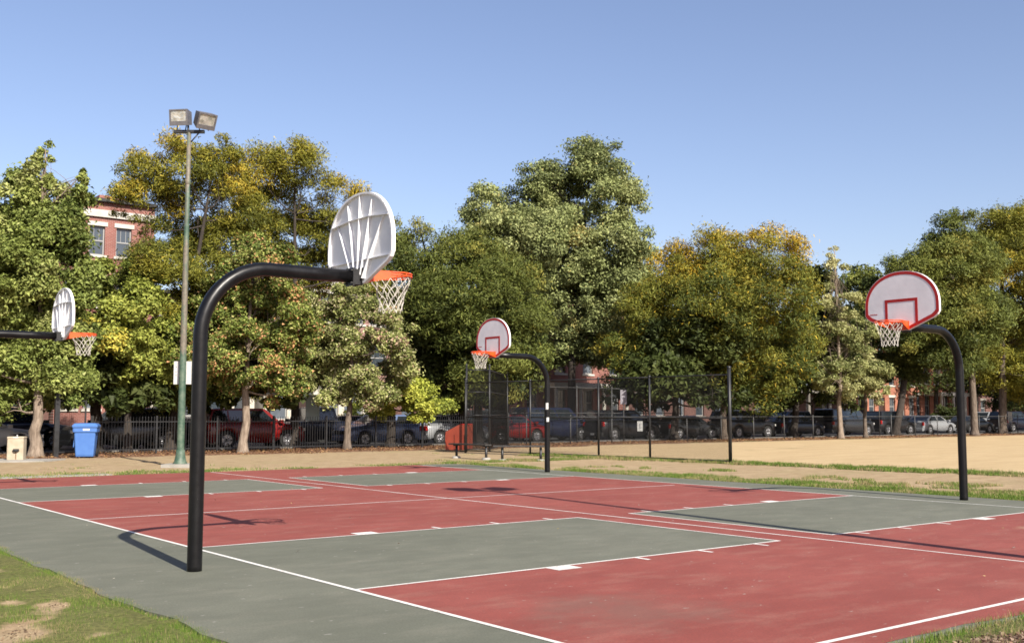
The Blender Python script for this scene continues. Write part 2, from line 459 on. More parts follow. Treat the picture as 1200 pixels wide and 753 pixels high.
# ------------------------------------------------------------------ grass blades
m_blade, t, b = newmat('grass_blade'); n = NT(t)
att = t.nodes.new('ShaderNodeAttribute'); att.attribute_name = 'tint'
t.links.new(att.outputs['Color'], b.inputs['Base Color']); b.inputs['Roughness'].default_value = .7; b.inputs['Specular IOR Level'].default_value = .2
tr = t.nodes.new('ShaderNodeBsdfTranslucent'); t.links.new(att.outputs['Color'], tr.inputs[0])
mx = t.nodes.new('ShaderNodeMixShader'); mx.inputs[0].default_value = .35
o_ = t.nodes['Material Output']
t.links.new(b.outputs[0], mx.inputs[1]); t.links.new(tr.outputs[0], mx.inputs[2]); t.links.new(mx.outputs[0], o_.inputs[0])
def blades(name, x0, x1, y0, y1, count, h, w, thr=.15):
    px = rng.uniform(x0, x1, count); py = rng.uniform(y0, y1, count)
    g = green(px, py)
    keep = rng.random(count) < np.where(g > thr, g, 0)
    px, py, g = px[keep], py[keep], g[keep]; n_ = len(px)
    hh = h*(.45+.9*rng.random(n_))*(.55+.45*g)*(.3+.8*vnoise(px, py, 2.3)+.9*vnoise(px, py, 9.)**2); ww = w*(.6+.8*rng.random(n_))
    an = rng.uniform(0, 2*np.pi, n_); ln = rng.uniform(.2, 1.3, n_)*hh; la = rng.uniform(0, 2*np.pi, n_)
    dx, dy = np.cos(an)*ww/2, np.sin(an)*ww/2
    z0 = -.05
    v = np.zeros((n_, 3, 3))
    v[:, 0] = np.stack([px-dx, py-dy, np.full(n_, z0)], -1)
    v[:, 1] = np.stack([px+dx, py+dy, np.full(n_, z0)], -1)
    v[:, 2] = np.stack([px+np.cos(la)*ln, py+np.sin(la)*ln, z0+.05+hh], -1)
    k = rng.random(n_)[:, None]; n2 = vnoise(px+50, py, 1.3)[:, None]
    cg = np.array([.07, .145, .02]); cy = np.array([.21, .29, .05]); cd = np.array([.42, .33, .17])
    col = cg*(1-k)+cy*k
    isd = rng.random((n_, 1)) < (.08+.45*(1-g[:, None])+.35*(n2 > .58))
    col = np.where(isd, cd*(.7+.5*k), col)*.82
    cc = np.ones((n_, 3, 4)); cc[:, :, :3] = col[:, None, :]
    me = np_mesh(name, v.reshape(-1, 3), np.arange(n_*3).reshape(-1, 3), m_blade, cc.reshape(-1, 4))
    return link_mesh(name, me)
tag(blades('grass', -5.2, -1.4, -4.6, 5.0, 330000, .022, .005), 'green tufted grass growing along the left edge of the grey slab', 'grass', kind='stuff')
tag(blades('grass', .8, 9.5, -8.0, -5.3, 90000, .035, .007), 'grass tufts at the lower right corner beside the wood chips', 'grass', kind='stuff')
tag(blades('grass', 13.9, 19.0, -4.5, 17.5, 260000, .05, .018), 'green grass strip along the far edge of the court by the hoop posts', 'grass', kind='stuff')
tag(blades('grass', 20.0, 23.6, -4, 21, 140000, .07, .026), 'thin green grass strip at the foot of the tall wire fence', 'grass', kind='stuff')
tag(blades('grass', -6, 20, 16.4, 27, 150000, .035, .022, .1), 'patchy thin grass between the far court edge and the trees', 'grass', kind='stuff')

# wood chips and fallen leaves
def chips(name, x0, x1, y0, y1, count, size, cols, fn, z=-.01):
    px = rng.uniform(x0, x1, count); py = rng.uniform(y0, y1, count)
    k = rng.random(count) < fn(px, py); px, py = px[k], py[k]; n_ = len(px)
    a = rng.uniform(0, 2*np.pi, n_); s = size*(.4+rng.random(n_)); asp = rng.uniform(.3, .8, n_)
    ux = np.stack([np.cos(a), np.sin(a), rng.uniform(-.5, .5, n_)], -1)*s[:, None]
    uy = np.stack([-np.sin(a), np.cos(a), rng.uniform(-.6, .6, n_)], -1)*(s*asp)[:, None]
    p = np.stack([px, py, z+rng.random(n_)*size*.5], -1)
    v = np.stack([p-ux, p-uy, p+ux, p+uy], 1)
    col = np.array(cols)[rng.integers(0, len(cols), n_)]*(.6+.7*rng.random((n_, 1)))*.75
    cc = np.ones((n_, 4, 4)); cc[:, :, :3] = col[:, None, :]
    return link_mesh(name, np_mesh(name, v.reshape(-1, 3), np.arange(n_*4).reshape(-1, 4), m_blade, cc.reshape(-1, 4)))
tag(chips('wood_chips', .8, 9, -8.5, -5.9, 110000, .020, [(.30, .19, .13), (.16, .09, .06), (.45, .33, .24)], lambda x, y: litter(x, y)*.9), 'brown wood chips at the lower right corner of the court', 'wood chips', kind='stuff')
tag(chips('fallen_leaves', 0, 80, 26.5, 33.2, 60000, .05, [(.34, .18, .10), (.20, .10, .06), (.42, .26, .12)], lambda x, y: litter(x, y)*.5), 'brown fallen leaves under the row of trees by the fence', 'leaves', kind='stuff')

tag(chips('dry_grass_litter', -5, -1.5, -4.6, 4.5, 60000, .010, [(.45, .33, .20), (.30, .20, .12), (.55, .44, .28), (.18, .12, .08)], lambda x, y: (x < edge_l(y)+.15)*.8, -.022), 'dry straw and crumbs on the bare soil at the lower left', 'litter', kind='stuff')
tag(chips('fallen_leaves', -1.6, 13.8, -5.8, 16.2, 130, .016, [(.34, .18, .10), (.42, .34, .16), (.5, .46, .38)], lambda x, y: np.ones_like(x), .012), 'a few dry leaves and crumbs scattered on the painted court', 'leaves', kind='stuff')
# ------------------------------------------------------------------ street
m_road = mat('asphalt', (.045, .045, .045), (.065, .065, .063), 1.5, .9, bump=.2, bscale=60)
m_conc = mat('concrete', (.34, .32, .28), (.44, .42, .38), 3, .85, bump=.2, bscale=40)
mb = MB(); mb.add([(-120, 33.55, .004-.02), (260, 33.55, -.016), (260, 43.2, -.016), (-120, 43.2, -.016)], [(0, 1, 2, 3)])
tag(mb.build('street', m_road), kind='structure')
m_kerb = mat('kerb_stone', (.13, .125, .115), (.19, .18, .165), 3, .9)
tag(MB().box(-120, 260, 33.4, 33.55, -.1, .05).build('kerb', m_kerb), kind='structure')
tag(MB().box(-120, 260, 43.2, 43.35, -.1, .12).build('kerb', m_kerb), kind='structure')
tag(MB().box(-120, 260, 43.36, 46.0, -.1, .115).build('pavement', m_conc), kind='structure')
for k in range(30):
    pass

# ------------------------------------------------------------------ basketball hoops
m_black, t, b = newmat('black_powder_coat'); n = NT(t); tc = t.nodes.new('ShaderNodeTexCoord').outputs['Object']
cblk = n.mix(n.ramp(n.noise(n.map(tc, (1, 1, .35)), 7, 6, .7), (.50, 0), (.75, .6)), (.006, .006, .007), (.016, .016, .017))
b.inputs['Specular IOR Level'].default_value = .28
cblk = n.mix(n.ramp(n.noise(tc, 26, 4, .6), (.73, 0), (.76, .55)), cblk, (.16, .15, .14))
t.links.new(cblk, b.inputs['Base Color']); b.inputs['Roughness'].default_value = .33
t.links.new(n.ramp(n.noise(tc, 9, 5, .6), (.3, .28), (.7, .42)), b.inputs['Roughness'])
m_board = mat('backboard_white', (1.04, 1.03, 1.05), (1.18, 1.16, 1.18), 3.5, .55, bump=.08, bscale=12, spec=.3)
m_boardback = mat('backboard_back', (1.02, 1.02, 1.05), (1.18, 1.18, 1.2), 4, .5, bump=.08, bscale=10, spec=.3)
m_stripe = mat('stripe_red', (.62, .02, .015), (.52, .018, .015), 6, .5)
m_orange = mat('rim_orange', (1.0, .125, .02), (.92, .09, .015), 8, .42)
m_net = mat('net_cord', (.85, .81, .72), (.65, .61, .53), 30, .9)
m_steel = mat('galvanised', (.45, .46, .47), (.35, .36, .37), 12, .45, metal=.6)
m_white = mat('sticker_white', (.72, .72, .70), (.60, .60, .58), 25, .6)
m_dark = mat('dark_steel', (.02, .02, .022), (.035, .035, .035), 8, .5)

def board_outline(k=0.0, n_arc=22):
    """(y,z) outline relative to the rim plane, inset by k"""
    W_, zs, zt = .69-k, .30, .87-k
    pts = [(-.13+k*.3, -.135+k), (.13-k*.3, -.135+k), (.60-k*.8, .055+k*.9), (.655-k, .095+k*.8), (W_, .15+k*.5), (W_, zs)]
    for i in range(1, n_arc):
        a = math.pi*i/n_arc
        pts.append((W_*math.copysign(abs(math.cos(a))**.93, math.cos(a)), zs+(zt-zs)*math.sin(a)**.97))
    pts += [(-W_, zs), (-W_, .15+k*.5), (-.655+k, .095+k*.8), (-.60+k*.8, .055+k*.9)]
    return pts
def ring_band(mb, pa, pb, x0, x1, mi=0):
    n_ = len(pa)
    vs = [(x0, *p) for p in pa]+[(x0, *p) for p in pb]+[(x1, *p) for p in pa]+[(x1, *p) for p in pb]
    fs = []
    for i in range(n_):
        j = (i+1) % n_
        fs += [(i, j, n_+j, n_+i), (2*n_+i, 3*n_+i, 3*n_+j, 2*n_+j), (i, 2*n_+i, 2*n_+j, j), (n_+i, n_+j, 3*n_+j, 3*n_+i)]
    mb.add(vs, fs, mi)
XB = 1.80     # front face of the board, measured from the post
RZ = 3.05
def make_hoop(label):
    root = thing('basketball_hoop', label, 'basketball hoop', group='basketball hoops at the ends of the two courts')
    mb = MB(); zc = 2.985; rb = .72
    pts = [(0, 0, -.02), (0, 0, .05), (0, 0, zc-rb-.3)]
    for i in range(0, 15):
        a = R(90)*i/14
        pts.append((rb-rb*math.cos(a), 0, zc-rb+rb*math.sin(a)))
    pts += [(1.2, 0, zc+.0), (XB-.15, 0, zc+.005)]
    mb.tube(pts, .0715, 20)
    mb.build('post', m_black, root)
    mb = MB().box(XB-.15, XB-.135, -.085, .085, zc-.10, zc+.095); mb.box(XB-.05, XB-.036, -.10, .10, zc-.09, zc+.10)
    for y in (-.06, .06): mb.box(XB-.135, XB-.05, y-.006, y+.006, zc-.085, zc+.085)
    for y in (-.065, .065):
        for z in (zc-.07, zc+.065): mb.tube([(XB-.175, y, z), (XB-.12, y, z)], .010, 6)
    mb.build('mounting_bracket', m_dark, root)
    # backboard
    o = board_outline(0)
    mb = MB(); oz = [(y, z+RZ) for y, z in o]; iz = [(y, z+RZ) for y, z in board_outline(.022)]
    mb.prism(oz, XB-.012, XB, 'x')
    bb = mb.build('backboard', m_board, root)
    mb = MB(); ring_band(mb, oz, iz, XB-.045, XB-.0125); mb.build('rim_flange', m_board, bb)
    mb = MB(); mb.prism([(y, z+RZ) for y, z in board_outline(.023)], XB-.016, XB-.0122, 'x'); mb.build('back_panel', m_boardback, bb)
    # cast ribs on the back: fins that deepen towards the bracket
    def fin(p, q, d0=.05, d1=.028, w=.011):
        a = Vector((0, p[0], p[1]+RZ)); c = Vector((0, q[0], q[1]+RZ)); t_ = (c-a).normalized(); nn = Vector((0, -t_.z, t_.y))*w/2
        x0 = XB-.016
        vs = []
        for pt, d in ((a, d0), (c, d1)):
            for sx in (0, -d):
                for sg in (-1, 1):
                    q_ = pt+nn*sg*(1 if sx == 0 else .6); vs.append((x0+sx, q_.y, q_.z))
        mb = MB(); mb.add(vs, [(0, 2, 3, 1), (4, 5, 7, 6), (0, 4, 6, 2), (1, 3, 7, 5), (2, 6, 7, 3), (0, 1, 5, 4)])
        mb.build('rib', m_boardback, bb)
    fin((0, -.10), (0, .845))
    for s in (-1, 1):
        fin((s*.05, -.09), (s*.26, .76)); fin((s*.10, -.08), (s*.50, .57), .05, .02)
    def inner_w(z):      # half width of the board at a height
        best = 0
        for i in range(len(o)):
            (y0, a0), (y1, a1) = o[i], o[(i+1) % len(o)]
            if (a0-z)*(a1-z) <= 0 and abs(a1-a0) > 1e-9:
                best = max(best, y0+(y1-y0)*(z-a0)/(a1-a0))
        return best-.02
    w1 = inner_w(.55); fin((-w1, .55), (-.2, .585), .034, .034); fin((-.2, .585), (.2, .585), .034, .034); fin((.2, .585), (w1, .55), .034, .034)
    w2 = inner_w(.10); fin((-w2, .12), (w2, .12), .03, .03)
    # border stripe and target square on the front
    mb = MB()
    a_ = [(y, z+RZ) for y, z in board_outline(.007)]; c_ = [(y, z+RZ) for y, z in board_outline(.058)]
    ring_band(mb, a_, c_, XB+.0005, XB+.003); mb.build('border_stripe', m_stripe, bb)
    mb = MB(); t_ = .05
    x0, x1 = XB+.0005, XB+.0034
    for y0, y1, z0, z1_ in ((-.305, -.305+t_, -.012, .40), (.305-t_, .305, -.012, .40), (-.305+t_+.0005, .305-t_-.0005, .40-t_, .40)):
        mb.box(x0, x1, y0, y1, RZ+z0, RZ+z1_)
    mb.build('target_square', m_stripe, bb)
    mb = MB()
    for k in range(9): mb.box(XB+.0005, XB+.002, -.60+k*.017, -.60+k*.017+.012, RZ+.155, RZ+.168+.006*(k % 2))
    mb.build('small_red_print', m_stripe, bb)
    # rim
    rc = XB+.15+.225
    mb = MB()
    for dz, r_ in ((0, .009), (-.028, .008)):
        mb.tube([(rc+.232*math.cos(2*math.pi*i/36), .232*math.sin(2*math.pi*i/36), RZ+dz) for i in range(36)], r_, 8, closed=True)
    for i in range(12):
        a = 2*math.pi*(i+.5)/12
        mb.tube([(rc+.232*math.cos(a), .232*math.sin(a), RZ+.0), (rc+.232*math.cos(a), .232*math.sin(a), RZ-.046)], .004, 5)
    rim = mb.build('rim', m_orange, root)
    mb = MB()
    mb.box(XB+.004, XB+.014, -.14, .14, RZ-.13, RZ+.02)
    for s in (-1, 1):      # side plates
        p0 = (XB+.014, s*.135, RZ+.015); p1 = (XB+.014, s*.135, RZ-.125); p2 = (rc-.02, s*.234, RZ-.042); p3 = (rc-.02, s*.234, RZ+.006)
        q_ = [(a, b_-s*.006, c__) for a, b_, c__ in (p0, p1, p2, p3)]
        mb.add([p0, p1, p2, p3]+q_, [(0, 1, 2, 3), (7, 6, 5, 4), (0, 3, 7, 4), (1, 5, 6, 2), (2, 6, 7, 3), (0, 4, 5, 1)])
    top = [(XB+.014, -.13), (XB+.014, .13), (XB+.165, .12)]+[(rc-.225*math.cos(a), .225*math.sin(a)) for a in (R(30), R(15), 0, R(-15), R(-30))]+[(XB+.165, -.12)]
    mb.prism(top, RZ+.003, RZ+.009, 'z')
    mb.build('rim_bracket', m_orange, rim)
    # net of knotted cord
    mb = MB(); prof = [(.222, -.01), (.205, -.09), (.172, -.165), (.148, -.235), (.132, -.30), (.128, -.36), (.136, -.415)]
    rr = random.Random(5)
    nodes = []
    for k, (r_, z) in enumerate(prof):
        row = []
        for i in range(12):
            a = 2*math.pi*(i+.5*(k % 2))/12
            j = 0 if k == 0 else .012
            row.append((rc+r_*math.cos(a)+rr.uniform(-j, j), r_*math.sin(a)+rr.uniform(-j, j), RZ+z+rr.uniform(-j, j)))
        nodes.append(row)
    for k in range(len(prof)-1):
        for i in range(12):
            p = nodes[k][i]
            for d in ((0, 1) if k % 2 else (-1, 0)):
                qn = nodes[k+1][(i+d) % 12]
                m_ = tuple((p[c]+qn[c])/2+rr.uniform(-.004, .004) for c in range(3))
                mb.tube([p, m_, qn], .0040, 4, caps=False)
    mb.build('net', m_net, rim)
    return root
hoop = make_hoop('nearest hoop, black gooseneck post carrying a fan backboard seen from its ribbed back')
hoop.location = (-.66, .11, 0)
def more_hoop(x, y, rz, label):
    h = copy_tree(hoop); h.location = (x, y, 0); h.rotation_euler = (0, 0, rz); h['label'] = label; return h
h_right = more_hoop(13.32, .02, math.pi, 'hoop at the right with white front and red square, large against the trees')
h_mid = more_hoop(13.30, 11.42, math.pi, 'smaller hoop in the middle distance, white stickers on its black post beside the benches')
h_left = more_hoop(-.64, 11.47, 0, 'hoop at the left edge whose narrow ribbed backboard stands before the leafy tree')
# stickers on the middle post
mb = MB()
for z0, z1_, a0 in ((1.62, 1.80, 200), (1.30, 1.42, 215)):
    mb = MB()
    for k in range(5):
        a = R(a0-180+k*11); a2 = R(a0-180+k*11+11)
        r_ = .0735
        mb.add([(r_*math.cos(a), r_*math.sin(a), z0), (r_*math.cos(a2), r_*math.sin(a2), z0+.01), (r_*math.cos(a2), r_*math.sin(a2), z1_), (r_*math.cos(a), r_*math.sin(a), z1_-.01)], [(0, 1, 2, 3)])
    mb.build('sticker', m_white, h_mid)

# ------------------------------------------------------------------ floodlight poles
m_pole, t, b = newmat('weathered_green_pole'); n = NT(t); tc = t.nodes.new('ShaderNodeTexCoord').outputs['Object']
sx = t.nodes.new('ShaderNodeSeparateXYZ'); t.links.new(tc, sx.inputs[0])
hfac = n.math('DIVIDE', sx.outputs[2], 9.7)
rust = n.mix(n.ramp(n.noise(tc, 14, 5, .7), (.4, 0), (.6, 1)), (.155, .13, .095), (.25, .20, .155))
grn = n.mix(n.ramp(n.noise(tc, 6, 5, .6), (.4, 0), (.7, 1)), (.045, .10, .065), (.15, .20, .14))
amt = n.math('ADD', n.math('MULTIPLY', n.ramp(hfac, (.28, -.0), (.36, .42)), 1.0), n.math('MULTIPLY', n.math('SUBTRACT', n.noise(n.map(tc, (2, 2, .6)), 1.6, 6, .65), .5), 2.2))
t.links.new(n.mix(n.ramp(amt, (.25, 0), (.5, .9)), grn, rust), b.inputs['Base Color'])
b.inputs['Roughness'].default_value = .6
m_fix = mat('floodlight_housing', (.15, .145, .155), (.21, .20, .21), 10, .5, metal=.2)
m_lens, t, b = newmat('floodlight_lens')
b.inputs['Base Color'].default_value = (.62, .60, .52, 1); b.inputs['Roughness'].default_value = .12; b.inputs['Metallic'].default_value = .55
n = NT(t); tc = t.nodes.new('ShaderNodeTexCoord').outputs['Object']
t.links.new(n.mix(n.ramp(n.noise(tc, 5, 3), (.35, 0), (.65, 1)), (.50, .49, .44), (1.05, 1.02, .93)), b.inputs['Base Color'])
n.bump(n.noise(tc, 9, 2), .5, .03, b)

def light_pole(x, y, label, rz):
    root = thing('floodlight_pole', label, 'floodlight pole', (x, y, 0), rz, 'floodlight poles beside the courts')
    H = 9.82
    mb = MB(); mb.box(-.42, .42, -.42, .42, -.06, .06); mb.build('concrete_footing', m_conc, root)
    mb = MB(); mb.lathe([(.20, .062), (.20, .09), (.17, .13), (.145, .26), (.13, .34), (.122, .46)], 16); mb.build('base_collar', m_pole, root)
    mb = MB(); mb.lathe([(.108, .45), (.100, 2.5), (.086, 5), (.072, 7.5), (.058, H)], 14); mb.build('pole', m_pole, root)
    mb = MB(); mb.lathe([(.07, 0), (.083, .03), (.083, .12), (.07, .15)], 10, (.0, 0, 8.25)); mb.build('pole_band', m_pole, root)
    mb = MB(); mb.box(-.45, .45, -.05, .05, H-.02, H+.07); mb.tube([(0, 0, H-.35), (.28, 0, H-.02)], .02, 6); mb.tube([(0, 0, H-.35), (-.05, 0, H+.35)], .03, 6)
    mb.build('crossarm', m_dark, root)
    for s, yaw, tilt, dx, dz in ((-1, -8, 8, -.24, .1), (1, 40, 28, .44, .06)):
        e = MB()
        rm = Matrix.Rotation(R(yaw), 3, 'Z') @ Matrix.Rotation(R(tilt), 3, 'X')
        w_, h_ = .285, .26
        c0 = Vector((dx, 0, H+.07+dz+h_))
        def T(p): return tuple(rm @ Vector(p)+c0)
        fr = [(-w_, -.22, -h_*.93), (w_, -.22, -h_*.93), (w_, -.22, h_*.93), (-w_, -.22, h_*.93)]
        bk = [(-w_*.86, .17, -h_*.7), (w_*.86, .17, -h_*.7), (w_*.86, .17, h_*.75), (-w_*.86, .17, h_*.75)]
        inn = [(-w_*.84, -.222, -h_*.42), (w_*.84, -.222, -h_*.42), (w_*.84, -.222, h_*.78), (-w_*.84, -.222, h_*.78)]
        ins = [(a*.98, -.19, c_) for a, _, c_ in inn]
        e.add([T(p) for p in fr+bk+inn+ins], [(4, 5, 6, 7)[::-1], (0, 4, 7, 3), (1, 2, 6, 5), (3, 7, 6, 2), (0, 1, 5, 4),
              (0, 8, 9, 1), (1, 9, 10, 2), (2, 10, 11, 3), (3, 11, 8, 0), (8, 12, 13, 9), (9, 13, 14, 10), (10, 14, 15, 11), (11, 15, 12, 8)])
        fo = e.build('floodlight', m_fix, root)
        e = MB(); e.add([T((a, -.195, c_)) for a, _, c_ in inn], [(0, 1, 2, 3)]); e.build('lens', m_lens, fo)
        for q_ in (-.14, .14): MB().tube([T((q_, 0, -h_*.8)), (c0.x+q_*.9, 0, H+.06)], .016, 6).build('stem', m_dark, fo)
    return root
view_dir = math.atan2(_f[1], _f[0])
lx, ly, _z = G(211, 545.5)
light_pole(lx, ly, 'tall rusty green pole with two floodlights on a crossarm beyond the court', view_dir-math.pi/2)
light_pole(6.45, -6.35, 'tall floodlight pole at the near right side casting its shadow across the court', view_dir-math.pi/2+R(18))
# sign strapped to the pole
sg = thing('pole_sign', 'white metal sign fixed to the green floodlight pole, seen partly behind it', 'sign', (lx, ly, 0), view_dir-math.pi/2)
o_ = MB().box(-.30, .22, .125, .132, 2.36, 3.03).build('sign_panel', m_white, sg)
mb = MB()
for z in (2.86, 2.72, 2.62): mb.tube([(-.23, .12, z), (-.23, .126, z)], .012, 8)
mb.build('bolt', m_dark, o_)

# ------------------------------------------------------------------ fences
m_fence = mat('fence_black', (.012, .012, .013), (.028, .028, .03), 5, .45)
m_fgrey = mat('fence_grey_steel', (.05, .05, .05), (.10, .10, .098), 6, .6, metal=.1)
m_wire = mat('chain_wire', (.010, .010, .010), (.022, .022, .021), 5, .75, spec=.12)
def chain(mb, a, b_, z0, z1, pitch, r=.0028, mi=0):
    """two families of slanting wires between two ground points"""
    a = Vector((*a, 0)); b_ = Vector((*b_, 0)); Ln = (b_-a).length; d = (b_-a)/Ln; H = z1-z0
    nrm = Vector((-d.y, d.x, 0))
    for fam in (1, -1):
        s = -H
        while s < Ln+H:
            # wire x = s + fam*z
            x0, x1 = (s, s+H) if fam == 1 else (s, s-H)
            za, zb = z0, z1
            xa, xb = x0, x1
            def clip(xa, za, xb, zb):
                if abs(xb-xa) < 1e-9: return None
                ts = sorted(((0-xa)/(xb-xa), (Ln-xa)/(xb-xa)))
                t0, t1 = max(0, ts[0]), min(1, ts[1])
                if t1 <= t0: return None
                return xa+(xb-xa)*t0, za+(zb-za)*t0, xa+(xb-xa)*t1, za+(zb-za)*t1
            c_ = clip(xa, za, xb, zb)
            if c_:
                p = a+d*c_[0]+Vector((0, 0, c_[1]))+nrm*fam*r; q_ = a+d*c_[2]+Vector((0, 0, c_[3]))+nrm*fam*r
                tt = (q_-p).normalized(); u_ = nrm*r; v_ = tt.cross(nrm)*r
                o0 = len(mb.v)
                for P_ in (p, q_):
                    for k in range(3):
                        an = 2*math.pi*k/3; w = P_+u_*math.cos(an)+v_*math.sin(an); mb.v.append((w.x, w.y, w.z))
                for k in range(3):
                    l = (k+1) % 3; mb.f.append((o0+k, o0+l, o0+3+l, o0+3+k)); mb.m.append(mi); mb.sm.append(False)
            s += pitch
    return mb
def post_me(h, r, material, cap=True):
    mb = MB(); mb.tube([(0, 0, -.1), (0, 0, h)], r, 10)
    if cap: mb.lathe([(r*1.25, h-.01), (r*1.25, h+.02), (r*.7, h+.05)], 10)
    return mb.mesh('post', material)
def chain_fence(name, label, cat, pts, h, pr, rails, pitch, wr, material=m_fence, wire=m_wire, tops=None, group=None):
    root = thing(name, label, cat, (pts[0][0], pts[0][1], 0), group=group)
    o = Vector((pts[0][0], pts[0][1], 0))
    for i, p in enumerate(pts):
        hh = tops[i] if tops else h+.06
        link_mesh('post', post_me(hh, pr[i] if isinstance(pr, (list, tuple)) else pr, material), root, (p[0]-o.x, p[1]-o.y, 0))
    for z in rails:
        for a, c_ in zip(pts[:-1], pts[1:]):
            MB().tube([(a[0]-o.x, a[1]-o.y, z), (c_[0]-o.x, c_[1]-o.y, z)], .021, 8).build('rail', material, root)
    mb = MB()
    for a, c_ in zip(pts[:-1], pts[1:]):
        chain(mb, (a[0]-o.x, a[1]-o.y), (c_[0]-o.x, c_[1]-o.y), .04, h, pitch, wr)
    w = mb.build('chain_link_mesh', wire, root); w['kind'] = 'stuff'
    return root
A = [(21.09, 11.89), (21.0, 15.25), (20.85, 17.6), (20.45, 20.9), (20.0, 24.4)]
chain_fence('chain_link_fence', 'tall black chain link fence along the dirt infield behind the middle hoop', 'fence', A, 2.73, [.055, .038, .038, .038, .045], (.06, 1.38, 2.73), .062, .0036, tops=[2.95, 2.75, 2.75, 2.75, 2.85])
bp = [tuple(at(px, 484.5, d)[:2]) for px, d in ((546.5, 43.6), (573.5, 43.9), (594.4, 50.5), (640, 53.5))]
chain_fence('backstop_fence', 'tallest black mesh backstop panels standing left of the middle hoop', 'fence', bp[:3], 3.35, .042, (.06, 1.45, 2.4, 3.3), .065, .003, tops=[3.5, 3.5, 3.45])
p4 = [tuple(at(px, 484.5, d)[:2]) for px, d in ((558, 52), (596, 54), (621.6, 55), (676, 57.5), (717, 59.5), (757, 62), (797.5, 64.5))]
chain_fence('chain_link_fence', 'grey steel chain link fence on the far side of the infield', 'fence', p4, 2.92, .035, (.06, 1.55, 2.92), .085, .003, material=m_fgrey)
# iron picket fence along the street
def picket_fence(x0, x1, y, label, h=1.36, n_individual=300, posts=2.45):
    root = thing('iron_fence', label, 'fence', (x0, y, 0))
    pm = MB().box(-.034, .034, -.034, .034, -.1, h+.06).mesh('post', m_fence)
    k = 0; X = 0.0
    while X <= x1-x0+.01:
        link_mesh('post', pm, root, (X, 0, 0)); X += posts
    for z in (.14, h-.17): MB().box(0, x1-x0, -.018, .018, z-.018, z+.018).build('rail', m_fence, root)
    pk = MB().box(-.009, .009, -.009, .009, .02, h)
    pk.add([(-.009, -.009, h), (.009, -.009, h), (.009, .009, h), (-.009, .009, h), (0, 0, h+.04)], [(0, 1, 4), (1, 2, 4), (2, 3, 4), (3, 0, 4)])
    pkm = pk.mesh('picket', m_fence)
    cnt = int((x1-x0)/.115); rest = MB()
    for i in range(cnt):
        X = .0575+i*.115
        if i < n_individual: link_mesh('picket', pkm, root, (X, 0, 0))
        else: rest.box(X-.009, X+.009, -.009, .009, .02, h+.02)
    if rest.v:
        o = rest.build('picket', m_fence, root); o['kind'] = 'stuff'
    return root
picket_fence(7.6, 28.2, 31.0, 'black iron picket fence running past the blue bin and under the near trees')
p5 = [(28.6+2.9*i, 31.2) for i in range(0, 22)]
chain_fence('chain_link_fence', 'low grey chain link fence behind the infield in front of the far parked cars', 'fence', p5, 1.35, .032, (1.35,), .11, .003, material=m_fgrey)
# tall square post with mesh wing at the left
fp = G(65, 534.5)
root = thing('gate_post', 'tall square black post with a short mesh wing beside the blue bin', 'post', (fp[0], fp[1], 0))
MB().box(-.08, .08, -.08, .08, -.1, 2.22).build('post', m_fence, root)
MB().box(.08, .95, -.02, .02, 1.93, 1.97).build('rail', m_fence, root)
MB().box(.08, .95, -.02, .02, .12, .16).build('rail', m_fence, root)
MB().box(.95, 1.0, -.025, .025, -.1, 2.0).build('end_post', m_fence, root)
w = chain(MB(), (.08, 0), (.95, 0), .14, 1.95, .06, .003).build('wire_mesh', m_wire, root); w['kind'] = 'stuff'
# notice on the tall fence
for px, py, dd, w_, h_, mt, lb in ((750, 499, 36.7, .095, .17, m_white, 'small white notice wired to the lower half of the tall black fence'),):
    c_ = at(px, py, dd)
    n_ = thing('notice', lb, 'sign', tuple(c_), R(32))
    MB().box(-.006, .0, -w_, w_, -h_, h_).build('panel', mt, n_)
    MB().box(-.0075, -.0062, -.02, .03, -.10, .09).build('print', mat('print_grey', (.35, .35, .36)), n_)

# ------------------------------------------------------------------ benches
m_bench = mat('bench_dark', (.035, .033, .03), (.06, .055, .05), 6, .6)
def bench(pa, pb, label):
    a = Vector(pa[:2]); b_ = Vector(pb[:2]); d = b_-a; Ln = d.length; rz = math.atan2(d.y, d.x)
    root = thing('bench', label, 'bench', (a.x, a.y, 0), rz, 'low backless benches by the tall fence')
    for k in range(2): MB().bbox(-.30, Ln+.12, -.14+k*.145, -.005+k*.145, .43, .475, .008).build('plank', m_bench, root)
    for X in (0, Ln):
        mb = MB(); mb.tube([(X, 0, -.1), (X, 0, .40)], .045, 10); mb.box(X-.03, X+.03, -.13, .13, .39, .4295); mb.build('leg', m_fence, root)
        MB().lathe([(.16, -.05), (.15, .01), (.10, .03)], 10, (X, 0, 0)).build('footing', m_conc, root)
bench(G(535, 535), G(569.7, 536.8), 'left one of two low dark benches, in front of the orange skip')
bench(G(588.6, 538.6), G(633.7, 538.7), 'right one of two low dark benches, ending at the middle hoop post')

# ------------------------------------------------------------------ blue wheelie bin, drinking fountain, skip
m_blue = mat('bin_blue', (.075, .19, .52), (.09, .22, .56), 5, .42)
m_bdark = mat('rubber', (.012, .012, .012), None, rough=.8)
bx, by, _z = G(100, 535.2)
root = thing('wheelie_bin', 'bright blue wheeled recycling bin with closed lid beside the iron fence', 'bin', (bx, by, 0), view_dir-math.pi/2+R(14))
mb = MB()
def rring(w, d, z, r=.05, dy=0.0):
    pts = []
    for cx, cy, a0 in ((w-r, -d+r, -90), (w-r, d-r, 0), (-w+r, d-r, 90), (-w+r, -d+r, 180)):
        for k in range(4): a = R(a0+30*k); pts.append((cx+r*math.cos(a), cy+dy+r*math.sin(a), z))
    return pts
rings = [rring(.29, .27, .03, .04), rring(.30, .29, .10), rring(.345, .335, .78), rring(.35, .34, .86), rring(.395, .375, .87), rring(.40, .38, 1.02), rring(.40, .38, 1.03)]
